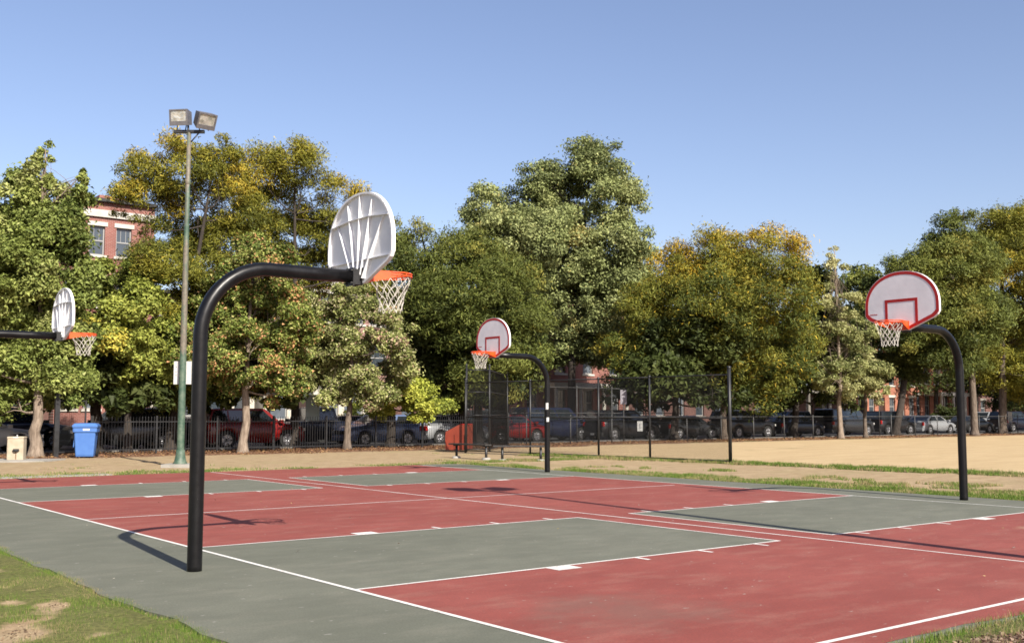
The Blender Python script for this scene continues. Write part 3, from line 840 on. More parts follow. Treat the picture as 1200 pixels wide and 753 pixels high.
vs = sum(rings, []); fs = []
for i in range(len(rings)-1):
    for k in range(16): l = (k+1) % 16; fs.append((i*16+k, i*16+l, (i+1)*16+l, (i+1)*16+k))
fs += [tuple(range(15, -1, -1)), tuple(range((len(rings)-1)*16, len(rings)*16))]
mb.add(vs, fs); body = mb.build('body', m_blue, root)
MB().box(-.06, .16, -.3815, -.3805, .92, .985).build('label_plate', m_white, body)
mb = MB(); rings = [rring(.42, .41, 1.031, .05), rring(.425, .415, 1.09, .05), rring(.36, .35, 1.16, .08), rring(.20, .2, 1.175, .08)]
vs = sum(rings, []); fs = []
for i in range(3):
    for k in range(16): l = (k+1) % 16; fs.append((i*16+k, i*16+l, (i+1)*16+l, (i+1)*16+k))
fs += [tuple(range(15, -1, -1)), tuple(range(48, 64))]
mb.add(vs, fs); lid = mb.build('lid', m_blue, root)
MB().tube([(-.28, .43, 1.05), (.28, .43, 1.05)], .022, 8).build('handle', m_blue, lid)
for s in (-1, 1):
    mb = MB(); mb.tube([(s*.30, .30, .15), (s*.37, .30, .15)], .15, 18); mb.build('wheel', m_bdark, root)
MB().box(-.37, -.345, -.2, .1, .35, .72, rot=Matrix.Rotation(R(4), 3, 'Y')).build('side_rib', m_blue, root)

m_beige = mat('cast_stone', (.46, .38, .27), (.56, .48, .36), 5, .85, bump=.3, bscale=25)
fx_, fy_, _z = G(19, 538.5)
root = thing('drinking_fountain', 'squat beige cast stone drinking fountain at the left edge with rust stained front', 'drinking fountain', (fx_, fy_, 0), view_dir-math.pi/2+R(12))
MB().bbox(-.25, .25, -.22, .22, -.05, .70, .02).build('pedestal', m_beige, root)
MB().bbox(-.26, .26, -.23, .23, .703, .755, .02).build('top_slab', m_beige, root)
m_stain = mat('rust_stain', (.14, .07, .03), (.30, .20, .12), 14, .8)
mb = MB(); mb.lathe([(.05, 0), (.10, .02), (.11, .05), (.10, .055), (.05, .03)], 12, (.03, -.23, .27)); mb.box(-.06, .12, -.225, -.2215, .30, .36)
mb.build('spout_bowl', m_dark, root)
MB().box(.01, .05, -.2235, -.2212, .02, .26).build('rust_stain', m_stain, root)
MB().box(-.07, .09, -.234, -.2312, .712, .745).build('plate', m_white, root)
MB().lathe([(.03, .756), (.03, .80), (.02, .815)], 8).build('bubbler', m_steel, root)
pad = MB().box(-1.6, 1.3, -.9, .75, -.1, .012).build('concrete_pad', m_conc, None, (fx_, fy_, 0)); pad.rotation_euler.z = view_dir-math.pi/2; tag(pad, kind='structure')
pad = MB().box(-2.2, 1.2, -.25, .35, -.1, .0).build('concrete_pad', m_conc, None, tuple(G(70, 557))); pad.rotation_euler.z = 0; tag(pad, kind='structure')

m_skip = mat('skip_orange_red', (.27, .045, .024), (.33, .058, .03), 2.5, .5)
sx0 = G(522, 527.3)
root = thing('rubbish_skip', 'orange red steel skip with a sloping top beside the fence, behind the left bench', 'skip', (sx0[0], sx0[1], 0), R(-55)); root.scale = (.78, .78, .95)
prof = [(0, .02), (1.15, .02), (1.15, 1.12), (.78, 1.12), (0, .80)]
mb = MB(); mb.prism(prof, 0, 1.1, 'y'); mb.build('body', m_skip, root)
for X in (.0, .52, 1.08): MB().box(X, X+.06, -.045, -.002, .06, .70).build('side_rib', m_skip, root)
MB().box(-.02, .80, .03, 1.07, .0, .02, rot=Matrix.Rotation(R(-22.3), 3, 'Y')).build('lid', m_dark, root, (0, 0, .965))
MB().box(.79, 1.14, .03, 1.07, 1.123, 1.15).build('lid', m_stripe, root)

# ------------------------------------------------------------------ buildings
def brick_mat(name, c1, c2, mortar):
    m, t, b = newmat(name); n = NT(t); P = t.nodes.new('ShaderNodeTexCoord').outputs['Object']
    mp = n.map(P, (1, 1, 1), (R(90), 0, 0))
    br = t.nodes.new('ShaderNodeTexBrick'); t.links.new(mp, br.inputs['Vector'])
    c1 = tuple(v*ALB for v in c1); c2 = tuple(v*ALB for v in c2)
    br.inputs['Color1'].default_value = (*c1, 1); br.inputs['Color2'].default_value = (*c2, 1); br.inputs['Mortar'].default_value = (*mortar, 1)
    br.inputs['Scale'].default_value = 1; br.inputs['Brick Width'].default_value = .22; br.inputs['Row Height'].default_value = .075; br.inputs['Mortar Size'].default_value = .006
    c = n.mix(n.ramp(n.noise(P, .8, 5), (.4, 0), (.7, .4)), br.outputs[0], tuple(x*.6 for x in c1))
    t.links.new(c, b.inputs['Base Color']); b.inputs['Roughness'].default_value = .85
    return m
m_brick = brick_mat('brick_red', (.26, .068, .05), (.31, .095, .07), (.32, .25, .22))
m_brick2 = brick_mat('brick_orange', (.36, .095, .045), (.42, .13, .065), (.36, .26, .20))
m_brick_shade = brick_mat('brick_shade_tone', (.13, .055, .042), (.17, .07, .055), (.10, .08, .07))  # brick colour lowered to hold the shade on these houses
m_brick4 = brick_mat('brick_pink', (.42, .20, .17), (.48, .25, .21), (.4, .34, .3))
m_cream = mat('cream_stone', (.60, .55, .46), (.70, .65, .57), 1.5, .8)
m_stone = mat('pale_stone', (.58, .54, .47), (.68, .65, .58), 2, .8)
m_glass, t, b = newmat('window_glass'); b.inputs['Base Color'].default_value = (.035, .045, .055, 1); b.inputs['Roughness'].default_value = .06; b.inputs['Specular IOR Level'].default_value = .9
m_stone_shade = mat('stone_shade_tone', (.20, .18, .155), (.27, .25, .22), 2, .85)  # trim of the same houses, their shade put into its colour
m_blind = mat('window_blind', (.08, .10, .125), (.13, .15, .18), 2, .6)
m_wframe = mat('window_frame', (.36, .36, .35), None, rough=.5)
m_roof = mat('roof_dark', (.03, .03, .032), (.05, .05, .05), 3, .8)
m_door = mat('door_paint', (.05, .03, .025), (.07, .04, .03), 3, .4)

def building(x0, x1, y, h, floors, wallm, label, base_h=.6, nwin=None, trim=m_stone, depth_=12, ground_m=None, cornice=True, centers=None, win_w=1.0, porch=False, first=1.2, door_at=None):
    root = thing('brick_building' if wallm is not m_cream else 'pale_building', label, 'building', (x0, y, 0), 0)
    Wd = x1-x0; nwin = nwin or max(2, int(Wd/2.6)); fh = (h-base_h-.9)/floors
    wins = []
    for fl in range(floors):
        for i in range(nwin):
            cx = centers[i] if centers else Wd*(i+.5)/nwin; z0 = base_h+fl*fh+.75; z1_ = base_h+(fl+1)*fh-.45
            if fl == 0 and door_at is not None and i == door_at: z0 = base_h+.02
            wins.append((cx-win_w/2, cx+win_w/2, z0, z1_, fl, i))
    def wall_part(za, zb, material, ws):
        mb = MB(); X = sorted({0, Wd, *[w[0] for w in ws], *[w[1] for w in ws]}); Z = sorted({za, zb, *[w[2] for w in ws], *[w[3] for w in ws]})
        for i in range(len(X)-1):
            for j in range(len(Z)-1):
                mx_, mz_ = (X[i]+X[i+1])/2, (Z[j]+Z[j+1])/2
                if any(w[0] < mx_ < w[1] and w[2] < mz_ < w[3] for w in ws): continue
                mb.add([(X[i], 0, Z[j]), (X[i+1], 0, Z[j]), (X[i+1], 0, Z[j+1]), (X[i], 0, Z[j+1])], [(0, 1, 2, 3)])
        for w in ws:
            a, c_, d, e = w[0], w[1], w[2], w[3]; r_ = .22
            mb.add([(a, 0, d), (a, r_, d), (a, r_, e), (a, 0, e)], [(0, 1, 2, 3)]); mb.add([(c_, 0, d), (c_, r_, d), (c_, r_, e), (c_, 0, e)], [(3, 2, 1, 0)])
            mb.add([(a, 0, e), (c_, 0, e), (c_, r_, e), (a, r_, e)], [(0, 3, 2, 1)]); mb.add([(a, 0, d), (c_, 0, d), (c_, r_, d), (a, r_, d)], [(0, 1, 2, 3)])
        mb.add([(0, 0, za), (0, depth_, za), (0, depth_, zb), (0, 0, zb)], [(0, 3, 2, 1)][::-1]); mb.add([(Wd, 0, za), (Wd, depth_, za), (Wd, depth_, zb), (Wd, 0, zb)], [(0, 1, 2, 3)])
        mb.add([(0, depth_, za), (Wd, depth_, za), (Wd, depth_, zb), (0, depth_, zb)], [(0, 3, 2, 1)])
        return mb.build('wall', material, root)
    if ground_m:
        zsp = base_h+fh; wall_part(-.1, zsp, ground_m, [w for w in wins if w[4] == 0]); wall_part(zsp, h, wallm, [w for w in wins if w[4] > 0])
        MB().box(-.03, Wd+.03, -.10, -.003, zsp-.12, zsp+.1).build('string_course', trim, root)
    else: wall_part(-.1, h, wallm, wins)
    MB().box(0.01, Wd-.01, .01, depth_-.01, h-.25, h-.05).build('roof', m_roof, root)
    if cornice:
        MB().box(-.05, Wd+.05, -.14, -.003, h-.85, h-.45).build('cornice', trim, root)
        mb = MB().box(-.05, Wd+.05, -.30, .25, h+.002, h+.18); mb.build('parapet_cap', m_roof if trim is m_stone else trim, root)
    rr = random.Random(int(x0*10))
    for w in wins:
        a, c_, d, e, fl, i = w; y_ = .14
        if fl == 0 and door_at is not None and i == door_at:
            dr = MB().box(a+.06, c_-.06, y_, y_+.05, d, e-.5).build('door', m_door, root)
            MB().box(c_-.2, c_-.14, y_-.05, y_-.002, d+1, d+1.06).build('handle', m_steel, dr)
            MB().box(a+.06, c_-.06, y_, y_+.03, e-.47, e-.03).build('transom_window', m_glass, root)
            MB().box(a-.3, c_+.3, -1.1, -.003, 0, d-.01).build('step', m_stone, root)
            continue
        mb = MB()
        for q_ in ((a, a+.07, d, e), (c_-.07, c_, d, e)): mb.box(q_[0], q_[1], y_, y_+.06, q_[2], q_[3])
        for q_ in ((a+.07, c_-.07, d, d+.07), (a+.07, c_-.07, e-.07, e)): mb.box(q_[0], q_[1], y_, y_+.06, q_[2], q_[3])
        mb.box(a+.07, c_-.07, y_-.01, y_+.05, (d+e)/2-.035, (d+e)/2+.035)
        for k in (1, 2): X_ = a+(c_-a)*k/3; mb.box(X_-.012, X_+.012, y_+.01, y_+.04, (d+e)/2+.035, e-.07)
        fo = mb.build('window', m_wframe, root)
        MB().add([(a, y_+.03, d), (c_, y_+.03, d), (c_, y_+.03, e), (a, y_+.03, e)], [(0, 1, 2, 3)]).build('pane', m_glass if rr.random() < .8 else m_blind, fo)
        MB().box(a-.12, c_+.12, -.09, .1, d-.14, d-.003).build('sill', trim, root)
        MB().box(a-.12, c_+.12, -.05, -.003, e+.003, e+.24).build('lintel', trim, root)
    if porch:
        mb = MB().box(Wd*.15, Wd*.85, -2.2, -.31, 3.4, 3.75); mb.build('porch_roof', trim, root)
        for k in range(4): X_ = Wd*(.18+.213*k); MB().lathe([(.19, .55), (.15, .62), (.13, 3.2), (.19, 3.3), (.19, 3.395)], 12, (X_, -2.0, 0)).build('column', trim, root)
        MB().box(Wd*.1, Wd*.9, -2.4, -.003, 0.1, .55).build('porch_floor', m_stone, root)
    return root
def BX(px, Y=50): return on_y(px, Y)
building(BX(-75), BX(60), 50.6, 12.2, 3, m_brick_shade, 'shade-toned red brick block almost wholly hidden behind the leftmost tree', trim=m_stone_shade)
b1 = building(BX(62), BX(174), 50, 13.2, 4, m_brick, 'red brick building with pale cornice and tall sash windows seen above the leaves at left', base_h=1.0, nwin=3, win_w=.85, centers=[.7, BX(106)-BX(62), BX(138)-BX(62)])
MB().box(2.6, 4.6, 2, 4, 12.9, 14.0).build('chimney', m_brick, b1)
building(BX(178), BX(300), 50.3, 8.4, 2, m_brick_shade, 'low brick house with pale ground floor behind the red car', ground_m=m_cream, nwin=4)
building(BX(305), BX(452), 49.6, 10.4, 3, m_brick4, 'pinkish brick building with cream ground floor windows behind the pale green tree', ground_m=m_cream, nwin=5, win_w=1.35, base_h=.4, door_at=1)
building(BX(470), BX(600), 51, 9.8, 3, m_brick_shade, 'shade-toned brick house hidden behind the dark green tree left of centre', nwin=4, trim=m_stone_shade)
building(BX(606), BX(735), 50, 11, 3, m_brick, 'brick house with white porch columns behind the tall tree', nwin=4, porch=True)
building(BX(742), BX(880), 50.5, 10, 3, m_brick_shade, 'shade-toned brick terrace behind the yellowing tree', nwin=6, trim=m_stone_shade)
building(BX(884), BX(1000), 50.5, 9.5, 3, m_brick_shade, 'brick terrace behind the slender pale tree', nwin=6, porch=True, trim=m_stone_shade)
building(BX(1004), BX(1075), 50, 10.5, 3, m_brick2, 'orange brick house with white sills left of the right hoop post', nwin=6, door_at=2)
building(BX(1077), BX(1142), 50.6, 11.5, 3, m_brick2, 'orange brick house with pale trim directly behind the right hoop post', nwin=6, door_at=4, porch=True)
building(BX(1146), BX(1260), 50, 10, 3, m_brick_shade, 'shade-toned brick terrace at the right edge behind the big trees', nwin=9, trim=m_stone_shade)

# ------------------------------------------------------------------ cars
m_tyre = mat('tyre', (.012, .012, .012), (.022, .022, .02), 8, .85)
m_rim = mat('wheel_rim', (.50, .50, .52), (.40, .40, .42), 6, .3, metal=.8)
m_cglass, t, b = newmat('car_glass'); b.inputs['Base Color'].default_value = (.012, .016, .02, 1); b.inputs['Roughness'].default_value = .05; b.inputs['Specular IOR Level'].default_value = .8
m_tail = mat('tail_light', (.45, .01, .01), None, rough=.15)
m_head = mat('head_light', (.75, .75, .72), None, rough=.1, metal=.3)
m_plast = mat('car_plastic', (.02, .02, .02), None, rough=.6)
def paint(name, c, metal=.3):
    m, t, b = newmat(name); b.inputs['Base Color'].default_value = (*c, 1); b.inputs['Roughness'].default_value = .33; b.inputs['Metallic'].default_value = metal*.5
    b.inputs['Coat Weight'].default_value = .25; b.inputs['Coat Roughness'].default_value = .08
    return m
KIND = {  # length, width, hood z, belt z, roof z, cabin points (x fractions): rear base, rear top, front top, front base ; tail deck z
 'sedan': (4.6, 1.78, .92, .98, 1.42, (.12, .26, .56, .73), 1.00),
 'hatch': (4.1, 1.74, .95, .99, 1.48, (.01, .10, .58, .76), 1.0),
 'suv':   (4.6, 1.88, 1.08, 1.13, 1.75, (.005, .05, .58, .73), 1.13),
 'van':   (4.9, 1.95, 1.08, 1.10, 1.88, (.003, .03, .66, .82), 1.10),
 'pickup': (5.3, 1.95, 1.10, 1.15, 1.85, (.38, .41, .62, .73), 1.12)}
def car(kind, X, Y, colour, rz, label, z=-.016):
    Ln, Wd, hz, bz, rz_, cab, dz = KIND[kind]; hw_ = Wd/2
    root = thing('parked_car' if kind != 'pickup' else 'pickup_truck', label, {'suv': 'car', 'van': 'van', 'pickup': 'pickup truck'}.get(kind, 'car'), (X, Y, z), rz, 'cars parked along the street')
    pm = colour
    wr = .34 if kind in ('sedan', 'hatch') else .38
    wx = (-Ln/2+.85, Ln/2-.88)
    xs_ = set([-Ln/2, -Ln/2+.06, -Ln/2+.2, Ln/2-.45, Ln/2-.15, Ln/2-.04, Ln/2, Ln/2*.3, 0, -Ln/4])
    for w_ in wx:
        for k in range(9): xs_.add(round(w_-(wr+.06)*math.cos(math.pi*k/8), 4))
    xs_.add(-Ln/2+cab[3]*Ln); xs_.add(-Ln/2+cab[0]*Ln+.02)
    xl = sorted(xs_)
    secs = []
    for x in xl:
        u = (x+Ln/2)/Ln
        zb = .24 + (.08 if u < .03 or u > .97 else 0)
        for w_ in wx:
            d = (wr+.06)**2-(x-w_)**2
            if d >= -1e-6: zb = max(zb, wr+math.sqrt(max(d, 0)))
        if u > cab[3]: zt = bz+(hz-bz)*min(1, (u-cab[3])/.06) - .16*max(0, (u-cab[3])/(1-cab[3]))**2.2
        elif u < cab[0]: zt = dz
        else: zt = bz
        end = min(x+Ln/2, Ln/2-x); wv = hw_*(1-.16*max(0, 1-end/.45)**2)
        if end < .05: zt -= .12; 
        secs.append([(x, 0, zb), (x, wv*.93, zb), (x, wv*.985, zb+.02), (x, wv, (zb+zt)/2), (x, wv*.985, zt-.14), (x, wv*.93, zt-.02), (x, wv*.80, zt+.012), (x, 0, zt+.03)])
    mb = MB(); vs = []; fs = []
    ring = 14
    for s_ in secs:
        vs += s_ + [(a, -b_, c_) for a, b_, c_ in s_[-2:0:-1]]
    for i in range(len(secs)-1):
        for k in range(ring): l = (k+1) % ring; fs.append((i*ring+k, (i+1)*ring+k, (i+1)*ring+l, i*ring+l))
    mb.add(vs, fs, 0, True); mb.add(vs[:ring], [tuple(range(ring))]); mb.add(vs[-ring:], [tuple(range(ring-1, -1, -1))])
    body = mb.build('body', pm, root)
    # cabin
    cx = [-Ln/2+c_*Ln for c_ in cab]
    b0, b1_ = bz+.012, rz_
    bw, tw = hw_*.93, hw_*.78
    def cs(x0_, x1_, k): return x0_+(x1_-x0_)*k
    V = [(cx[0], -bw, b0), (cx[3], -bw, b0), (cx[3], bw, b0), (cx[0], bw, b0), (cx[1], -tw, b1_-.03), (cx[2], -tw, b1_-.03), (cx[2], tw, b1_-.03), (cx[1], tw, b1_-.03),
         (cx[1]+.12, -tw+.1, b1_), (cx[2]-.14, -tw+.1, b1_), (cx[2]-.14, tw-.1, b1_), (cx[1]+.12, tw-.1, b1_)]
    mb = MB(); mb.add(V, [(0, 1, 5, 4), (1, 2, 6, 5), (2, 3, 7, 6), (3, 0, 4, 7), (4, 5, 9, 8), (5, 6, 10, 9), (6, 7, 11, 10), (7, 4, 8, 11), (8, 9, 10, 11)])
    cabo = mb.build('cabin', pm, root)
    def lerp(p, q_, k): return Vector(p)+(Vector(q_)-Vector(p))*k
    def panel(name, A_, B_, C_, D_, u0, u1, v0, v1, off, material=m_cglass):
        pts = []
        for (u_, v_) in ((u0, v0), (u1, v0), (u1, v1), (u0, v1)):
            p = lerp(lerp(A_, B_, u_), lerp(D_, C_, u_), v_); pts.append(p)
        nn = (pts[1]-pts[0]).cross(pts[3]-pts[0]).normalized()*off
        q_ = [tuple(p+nn) for p in pts]+[tuple(p-nn*.5) for p in pts]
        MB().add(q_, [(0, 1, 2, 3), (0, 4, 5, 1), (1, 5, 6, 2), (2, 6, 7, 3), (3, 7, 4, 0)]).build(name, material, cabo)
    ws_ = ((.06, .47), (.52, .93)) if kind != 'pickup' else ((.1, .9),)
    if kind in ('suv', 'van'): ws_ = ((.03, .26), (.29, .58), (.61, .93))
    for u0, u1 in ws_:
        panel('side_window', V[0], V[1], V[5], V[4], u0, u1, .1, .88, .006); panel('side_window', V[2], V[3], V[7], V[6], 1-u1, 1-u0, .1, .88, .006)
    panel('windscreen', V[1], V[2], V[6], V[5], .05, .95, .08, .93, .006); panel('rear_window', V[3], V[0], V[4], V[7], .08, .92, .18, .88, .006)
    tm = MB(); tm.tube([(0, -.11, 0), (0, .11, 0)], wr, 20); tme = tm.mesh('tyre', m_tyre)
    rm_ = MB()
    for sgn in (-1, 1):
        rm_.tube([(0, sgn*.09, 0), (0, sgn*.116, 0)], wr*.64, 16)
        for k in range(5):
            a = 2*math.pi*k/5; rm_.tube([(0, sgn*.112, 0), (wr*.6*math.cos(a), sgn*.122, wr*.6*math.sin(a))], .035, 4)
    rme = rm_.mesh('rim', m_rim)
    for w_ in wx:
        for s in (-1, 1):
            wo = link_mesh('wheel', tme, root, (w_, s*(hw_-.14), wr)); link_mesh('rim', rme, wo)
    for s in (-1, 1):
        y0, y1 = sorted((s*(hw_-.08), s*(hw_-.34)))
        zl = hz-.34 if kind != 'van' else hz-.3
        MB().bbox(Ln/2-.09, Ln/2+.012, y0-.02*s, y1-.02*s, zl, zl+.14, .02).build('headlight', m_head, root)
        MB().bbox(-Ln/2-.012, -Ln/2+.12, *sorted((s*(hw_-.06), s*(hw_-.22))), bz-.30, bz-.06, .02).build('tail_light', m_tail, root)
        MB().bbox(cx[3]-.12, cx[3]+.06, *sorted((s*(hw_-.02), s*(hw_+.16))), bz-.02, bz+.12, .02).build('wing_mirror', pm, root)
    MB().bbox(Ln/2-.1, Ln/2+.05, -hw_*.86, hw_*.86, .26, .46, .03).build('bumper', m_plast if kind in ('suv', 'pickup') else pm, root)
    MB().bbox(-Ln/2-.05, -Ln/2+.1, -hw_*.86, hw_*.86, .26, .48, .03).build('bumper', m_plast if kind in ('suv', 'pickup') else pm, root)
    MB().box(-Ln/2-.055, -Ln/2-.0505, -.16, .16, .34, .44).build('number_plate', m_white, root)
    MB().box(Ln/2+.013, Ln/2+.03, -.5, .5, hz-.40, hz-.22).build('grille', m_plast, root)
    return root
P_silver = paint('paint_silver', (.24, .25, .26)); P_black = paint('paint_black', (.012, .012, .014)); P_red = paint('paint_red', (.13, .003, .003), .1)  # car paints darkened to carry the shade under the trees
P_navy = paint('paint_navy', (.006, .008, .018)); P_blue = paint('paint_pale_blue', (.09, .13, .24)); P_white = paint('paint_white', (.32, .33, .33), 0)
P_grey = paint('paint_grey', (.025, .026, .028)); P_vblue = paint('paint_van_blue', (.009, .013, .035)); P_dkg = paint('paint_dark_grey', (.02, .021, .023))
YA, YB = 34.75, 41.9
car('sedan', 4.4, YA, P_white, 0, 'white saloon at the left edge behind the drinking fountain')
car('suv', 6.6, 38.2, P_navy, 0, 'dark blue car standing behind the white saloon at the left edge')
car('suv', 10.0, YA, P_dkg, math.pi, 'dark grey car right behind the blue bin')
car('suv', 13.3-.6, 38.0, P_black, 0, 'black car in the far lane behind the green floodlight pole')
car('suv', 15.6, YA, P_red, 0, 'bright red car behind the trunk of the rust tinted tree')
car('pickup', (on_y(300, 38.2)+on_y(440, 38.2))/2, 38.2, P_navy, math.pi, 'navy pickup truck with sloping windscreen behind the red car')
car('hatch', 22.2, YA, P_blue, math.pi, 'pale blue car behind the dark leaning trunk')
car('hatch', 26.5, YA, P_silver, 0, 'silver white hatchback just left of the orange skip')
car('hatch', 30.35, YA, P_red, 0, 'red hatchback seen through the backstop mesh')
car('van', 35.0-.3, YA+1.8, P_vblue, 0, 'dark blue van behind the middle hoop post')
car('suv', 38.6, YA, P_black, 0, 'black car with bright red tail light behind the infield')
car('sedan', 44.0, YA, P_dkg, 0, 'dark saloon behind the white notice on the fence')
car('suv', 49.3, YA, P_black, 0, 'black car between the tall fence corner and the yellow tree trunk')
car('sedan', 54.6, YA, P_navy, 0, 'dark blue saloon just left of the grey van')
car('van', 60.2, YA, P_grey, 0, 'grey van with red tail light behind the slender pale trunk')
car('suv', 65.8, YA, P_black, 0, 'black car right of the grey van')
car('sedan', 71.4, YA, P_silver, 0, 'silver saloon under the right hand trees')
car('sedan', 77.3, YA, P_dkg, 0, 'dark car right of the right hoop post')
car('suv', 84, YA, P_navy, 0, 'dark blue car near the right edge')
for X, k, pc, lb in ((24, 'sedan', P_black, 'black saloon across the street before the cream ground floor'), (33, 'suv', P_dkg, 'dark grey car across the street, left of centre'), (47, 'sedan', P_silver, 'silver saloon across the street before the porch columns'),
                     (63, 'suv', P_black, 'black car across the street behind the grey van'), (80, 'sedan', P_white, 'white saloon across the street before the orange brick houses'), (93, 'suv', P_silver, 'silver car across the street at far right')):
    car(k, X, YB, pc, math.pi, lb)

# ------------------------------------------------------------------ trees
def leaf_mat(name, transl=.22):
    m, t, b = newmat(name)
    att = t.nodes.new('ShaderNodeAttribute'); att.attribute_name = 'tint'
    t.links.new(att.outputs['Color'], b.inputs['Base Color']); b.inputs['Roughness'].default_value = .62; b.inputs['Specular IOR Level'].default_value = .2
    tr = t.nodes.new('ShaderNodeBsdfTranslucent'); t.links.new(att.outputs['Color'], tr.inputs[0])
    mx = t.nodes.new('ShaderNodeMixShader'); mx.inputs[0].default_value = transl
    t.links.new(b.outputs[0], mx.inputs[1]); t.links.new(tr.outputs[0], mx.inputs[2]); t.links.new(mx.outputs[0], t.nodes['Material Output'].inputs[0])
    return m
m_leaf = leaf_mat('leaves')
m_bark = mat('bark', (.10, .075, .055), (.23, .18, .14), 5, .95, bump=1.0, bscale=18, stretch=(3, 3, .6))
m_bark_pale = mat('bark_pale', (.20, .15, .11), (.38, .30, .23), 5, .95, bump=1.0, bscale=18, stretch=(3, 3, .6))
m_bark_dark = mat('bark_dark', (.035, .028, .022), (.07, .055, .045), 5, .95, bump=1.0, bscale=18, stretch=(3, 3, .6))

def crown_mesh(name, lobes, palette, n_leaf, lw, lh, clump_r, density, seed, droop=.0, fill=.25, flat=.65, gap=.0, patch=.05):
    """lobes: list of (cx,cy,cz,rx,ry,rz). palette: list of (weight,(r,g,b))"""
    g = np.random.default_rng(seed)
    cs = []; rs = []
    for (cx, cy, cz, rx, ry, rz) in lobes:
        area = 4*math.pi*((rx*ry)**1.6/3+(rx*rz)**1.6/3+(ry*rz)**1.6/3)**(1/1.6)
        k = max(6, int(area*density))
        d = g.normal(size=(k, 3)); d /= np.linalg.norm(d, axis=1)[:, None]
        rad = np.where(g.random(k) < fill, g.uniform(.25, .8, k), g.uniform(.70, 1.0, k)+(g.random(k) < .22)*g.uniform(0, .28, k))
        p = d*rad[:, None]*np.array([rx, ry, rz])+np.array([cx, cy, cz])
        cs.append(p); rs.append(np.full(k, min(clump_r, .6*min(rx, rz)))*g.uniform(.5, 1.3, k))
    C = np.concatenate(cs); Rr = np.concatenate(rs)
    if gap > 0:
        nv = fbm(C[:, 0]+C[:, 1]*.7, C[:, 2]+C[:, 1]*.3, .8)
        keep = nv > gap; C = C[keep]; Rr = Rr[keep]
    K = len(C)
    w = Rr**2; cnt = np.maximum(8, (n_leaf*w/w.sum())).astype(int)
    idx = np.repeat(np.arange(K), cnt); N = len(idx)
    u_ = g.normal(size=(N, 3)); u_ /= np.linalg.norm(u_, axis=1)[:, None]
    rr = Rr[idx]*(g.random(N)**.45)*np.where(g.random(N) < .12, 1.5, 1.0)
    off = u_*rr[:, None]; off[:, 2] *= flat
    off[:, 2] -= droop*(off[:, 0]**2+off[:, 1]**2)/np.maximum(Rr[idx], .1)
    pos = C[idx]+off
    # orientation: roughly facing up and outwards with much scatter
    nr = u_*.5+np.array([0, 0, .75])+g.normal(size=(N, 3))*.55
    nr /= np.linalg.norm(nr, axis=1)[:, None]
    a = g.normal(size=(N, 3)); a[:, 2] -= .3
    a -= nr*(a*nr).sum(1)[:, None]; a /= np.linalg.norm(a, axis=1)[:, None]
    b_ = np.cross(nr, a)
    s = g.uniform(.6, 1.35, N)[:, None]
    bend = nr*lh*.18*s
    v = np.stack([pos-a*lh*.45*s-b_*lw*.5*s+bend, pos-a*lh*.45*s+b_*lw*.5*s+bend, pos+a*lh*.6*s-bend], 1)
    wts = np.array([p[0] for p in palette], float); wts /= wts.sum(); pc = np.array([p[1] for p in palette])
    # each clump leans towards one tone of the palette
    nv = fbm(C[:, 0]+C[:, 1]*.8+seed, C[:, 2]+C[:, 1]*.3, .28)+g.normal(size=K)*patch
    rank = np.argsort(np.argsort(nv))/max(K, 1)
    ctone = np.minimum(np.searchsorted(np.cumsum(wts), rank), len(pc)-1); ltone = g.choice(len(pc), N, p=wts)
    tone = np.where(g.random(N) < (.74 if patch < 1 else .25), ctone[idx], ltone)
    col = pc[tone]*1.14*g.uniform(.8, 1.2, (N, 1))*(g.uniform(.85, 1.15, K)[idx])[:, None]
    cc = np.ones((N, 3, 4)); cc[:, :, :3] = col[:, None, :]
    return np_mesh(name, v.reshape(-1, 3), np.arange(N*3).reshape(-1, 3), m_leaf, cc.reshape(-1, 4)), C
def limb_pts(a, b_, sag, g, n_=5):
    a = np.array(a); b_ = np.array(b_); out_ = []
    side = g.normal(size=3)*.06*np.linalg.norm(b_-a)
    for i in range(n_+1):
        t_ = i/n_; p = a+(b_-a)*t_; p = p+np.array([0, 0, sag])*math.sin(math.pi*t_)+side*math.sin(math.pi*t_)
        out_.append(tuple(p))
    return out_
PAL = {      # ordered from dark to light / turned
 'gum': [(2.5, (.075, .10, .022)), (5, (.145, .175, .042)), (3, (.21, .235, .065)), (.6, (.27, .285, .10))],
 'lime': [(2.5, (.085, .11, .02)), (5, (.165, .19, .035)), (3, (.225, .245, .05)), (.3, (.38, .33, .06))],
 'rusty': [(3, (.055, .08, .016)), (5, (.125, .155, .032)), (3, (.20, .22, .055)), (1, (.34, .31, .12)), (1.3, (.38, .20, .09))],
 'pale': [(2.5, (.09, .11, .03)), (3, (.18, .20, .06)), (4, (.255, .265, .10)), (1.4, (.36, .33, .19)), (.6, (.36, .24, .17))],
 'locust': [(2.5, (.075, .082, .014)), (5, (.135, .135, .020)), (3, (.19, .175, .024)), (1.0, (.30, .23, .03))],
 'olive': [(2, (.050, .064, .014)), (5, (.085, .102, .022)), (3, (.125, .14, .030)), (1, (.18, .17, .035))],
 'tall': [(2, (.10, .12, .045)), (5, (.175, .20, .075)), (3, (.24, .26, .105)), (.6, (.34, .30, .11))],
 'autumn': [(4.5, (.06, .075, .014)), (5.5, (.12, .125, .020)), (2.6, (.20, .17, .022)), (1.5, (.36, .245, .025))],
 'bright': [(2, (.15, .18, .03)), (5, (.26, .29, .045)), (3, (.34, .35, .06))],
 'dark': [(2, (.022, .030, .007)), (5, (.036, .048, .011)), (3, (.058, .070, .018))],
 'poplar': [(2, (.12, .135, .045)), (3, (.20, .21, .075)), (4, (.27, .27, .115)), (1.2, (.33, .31, .15))],
}
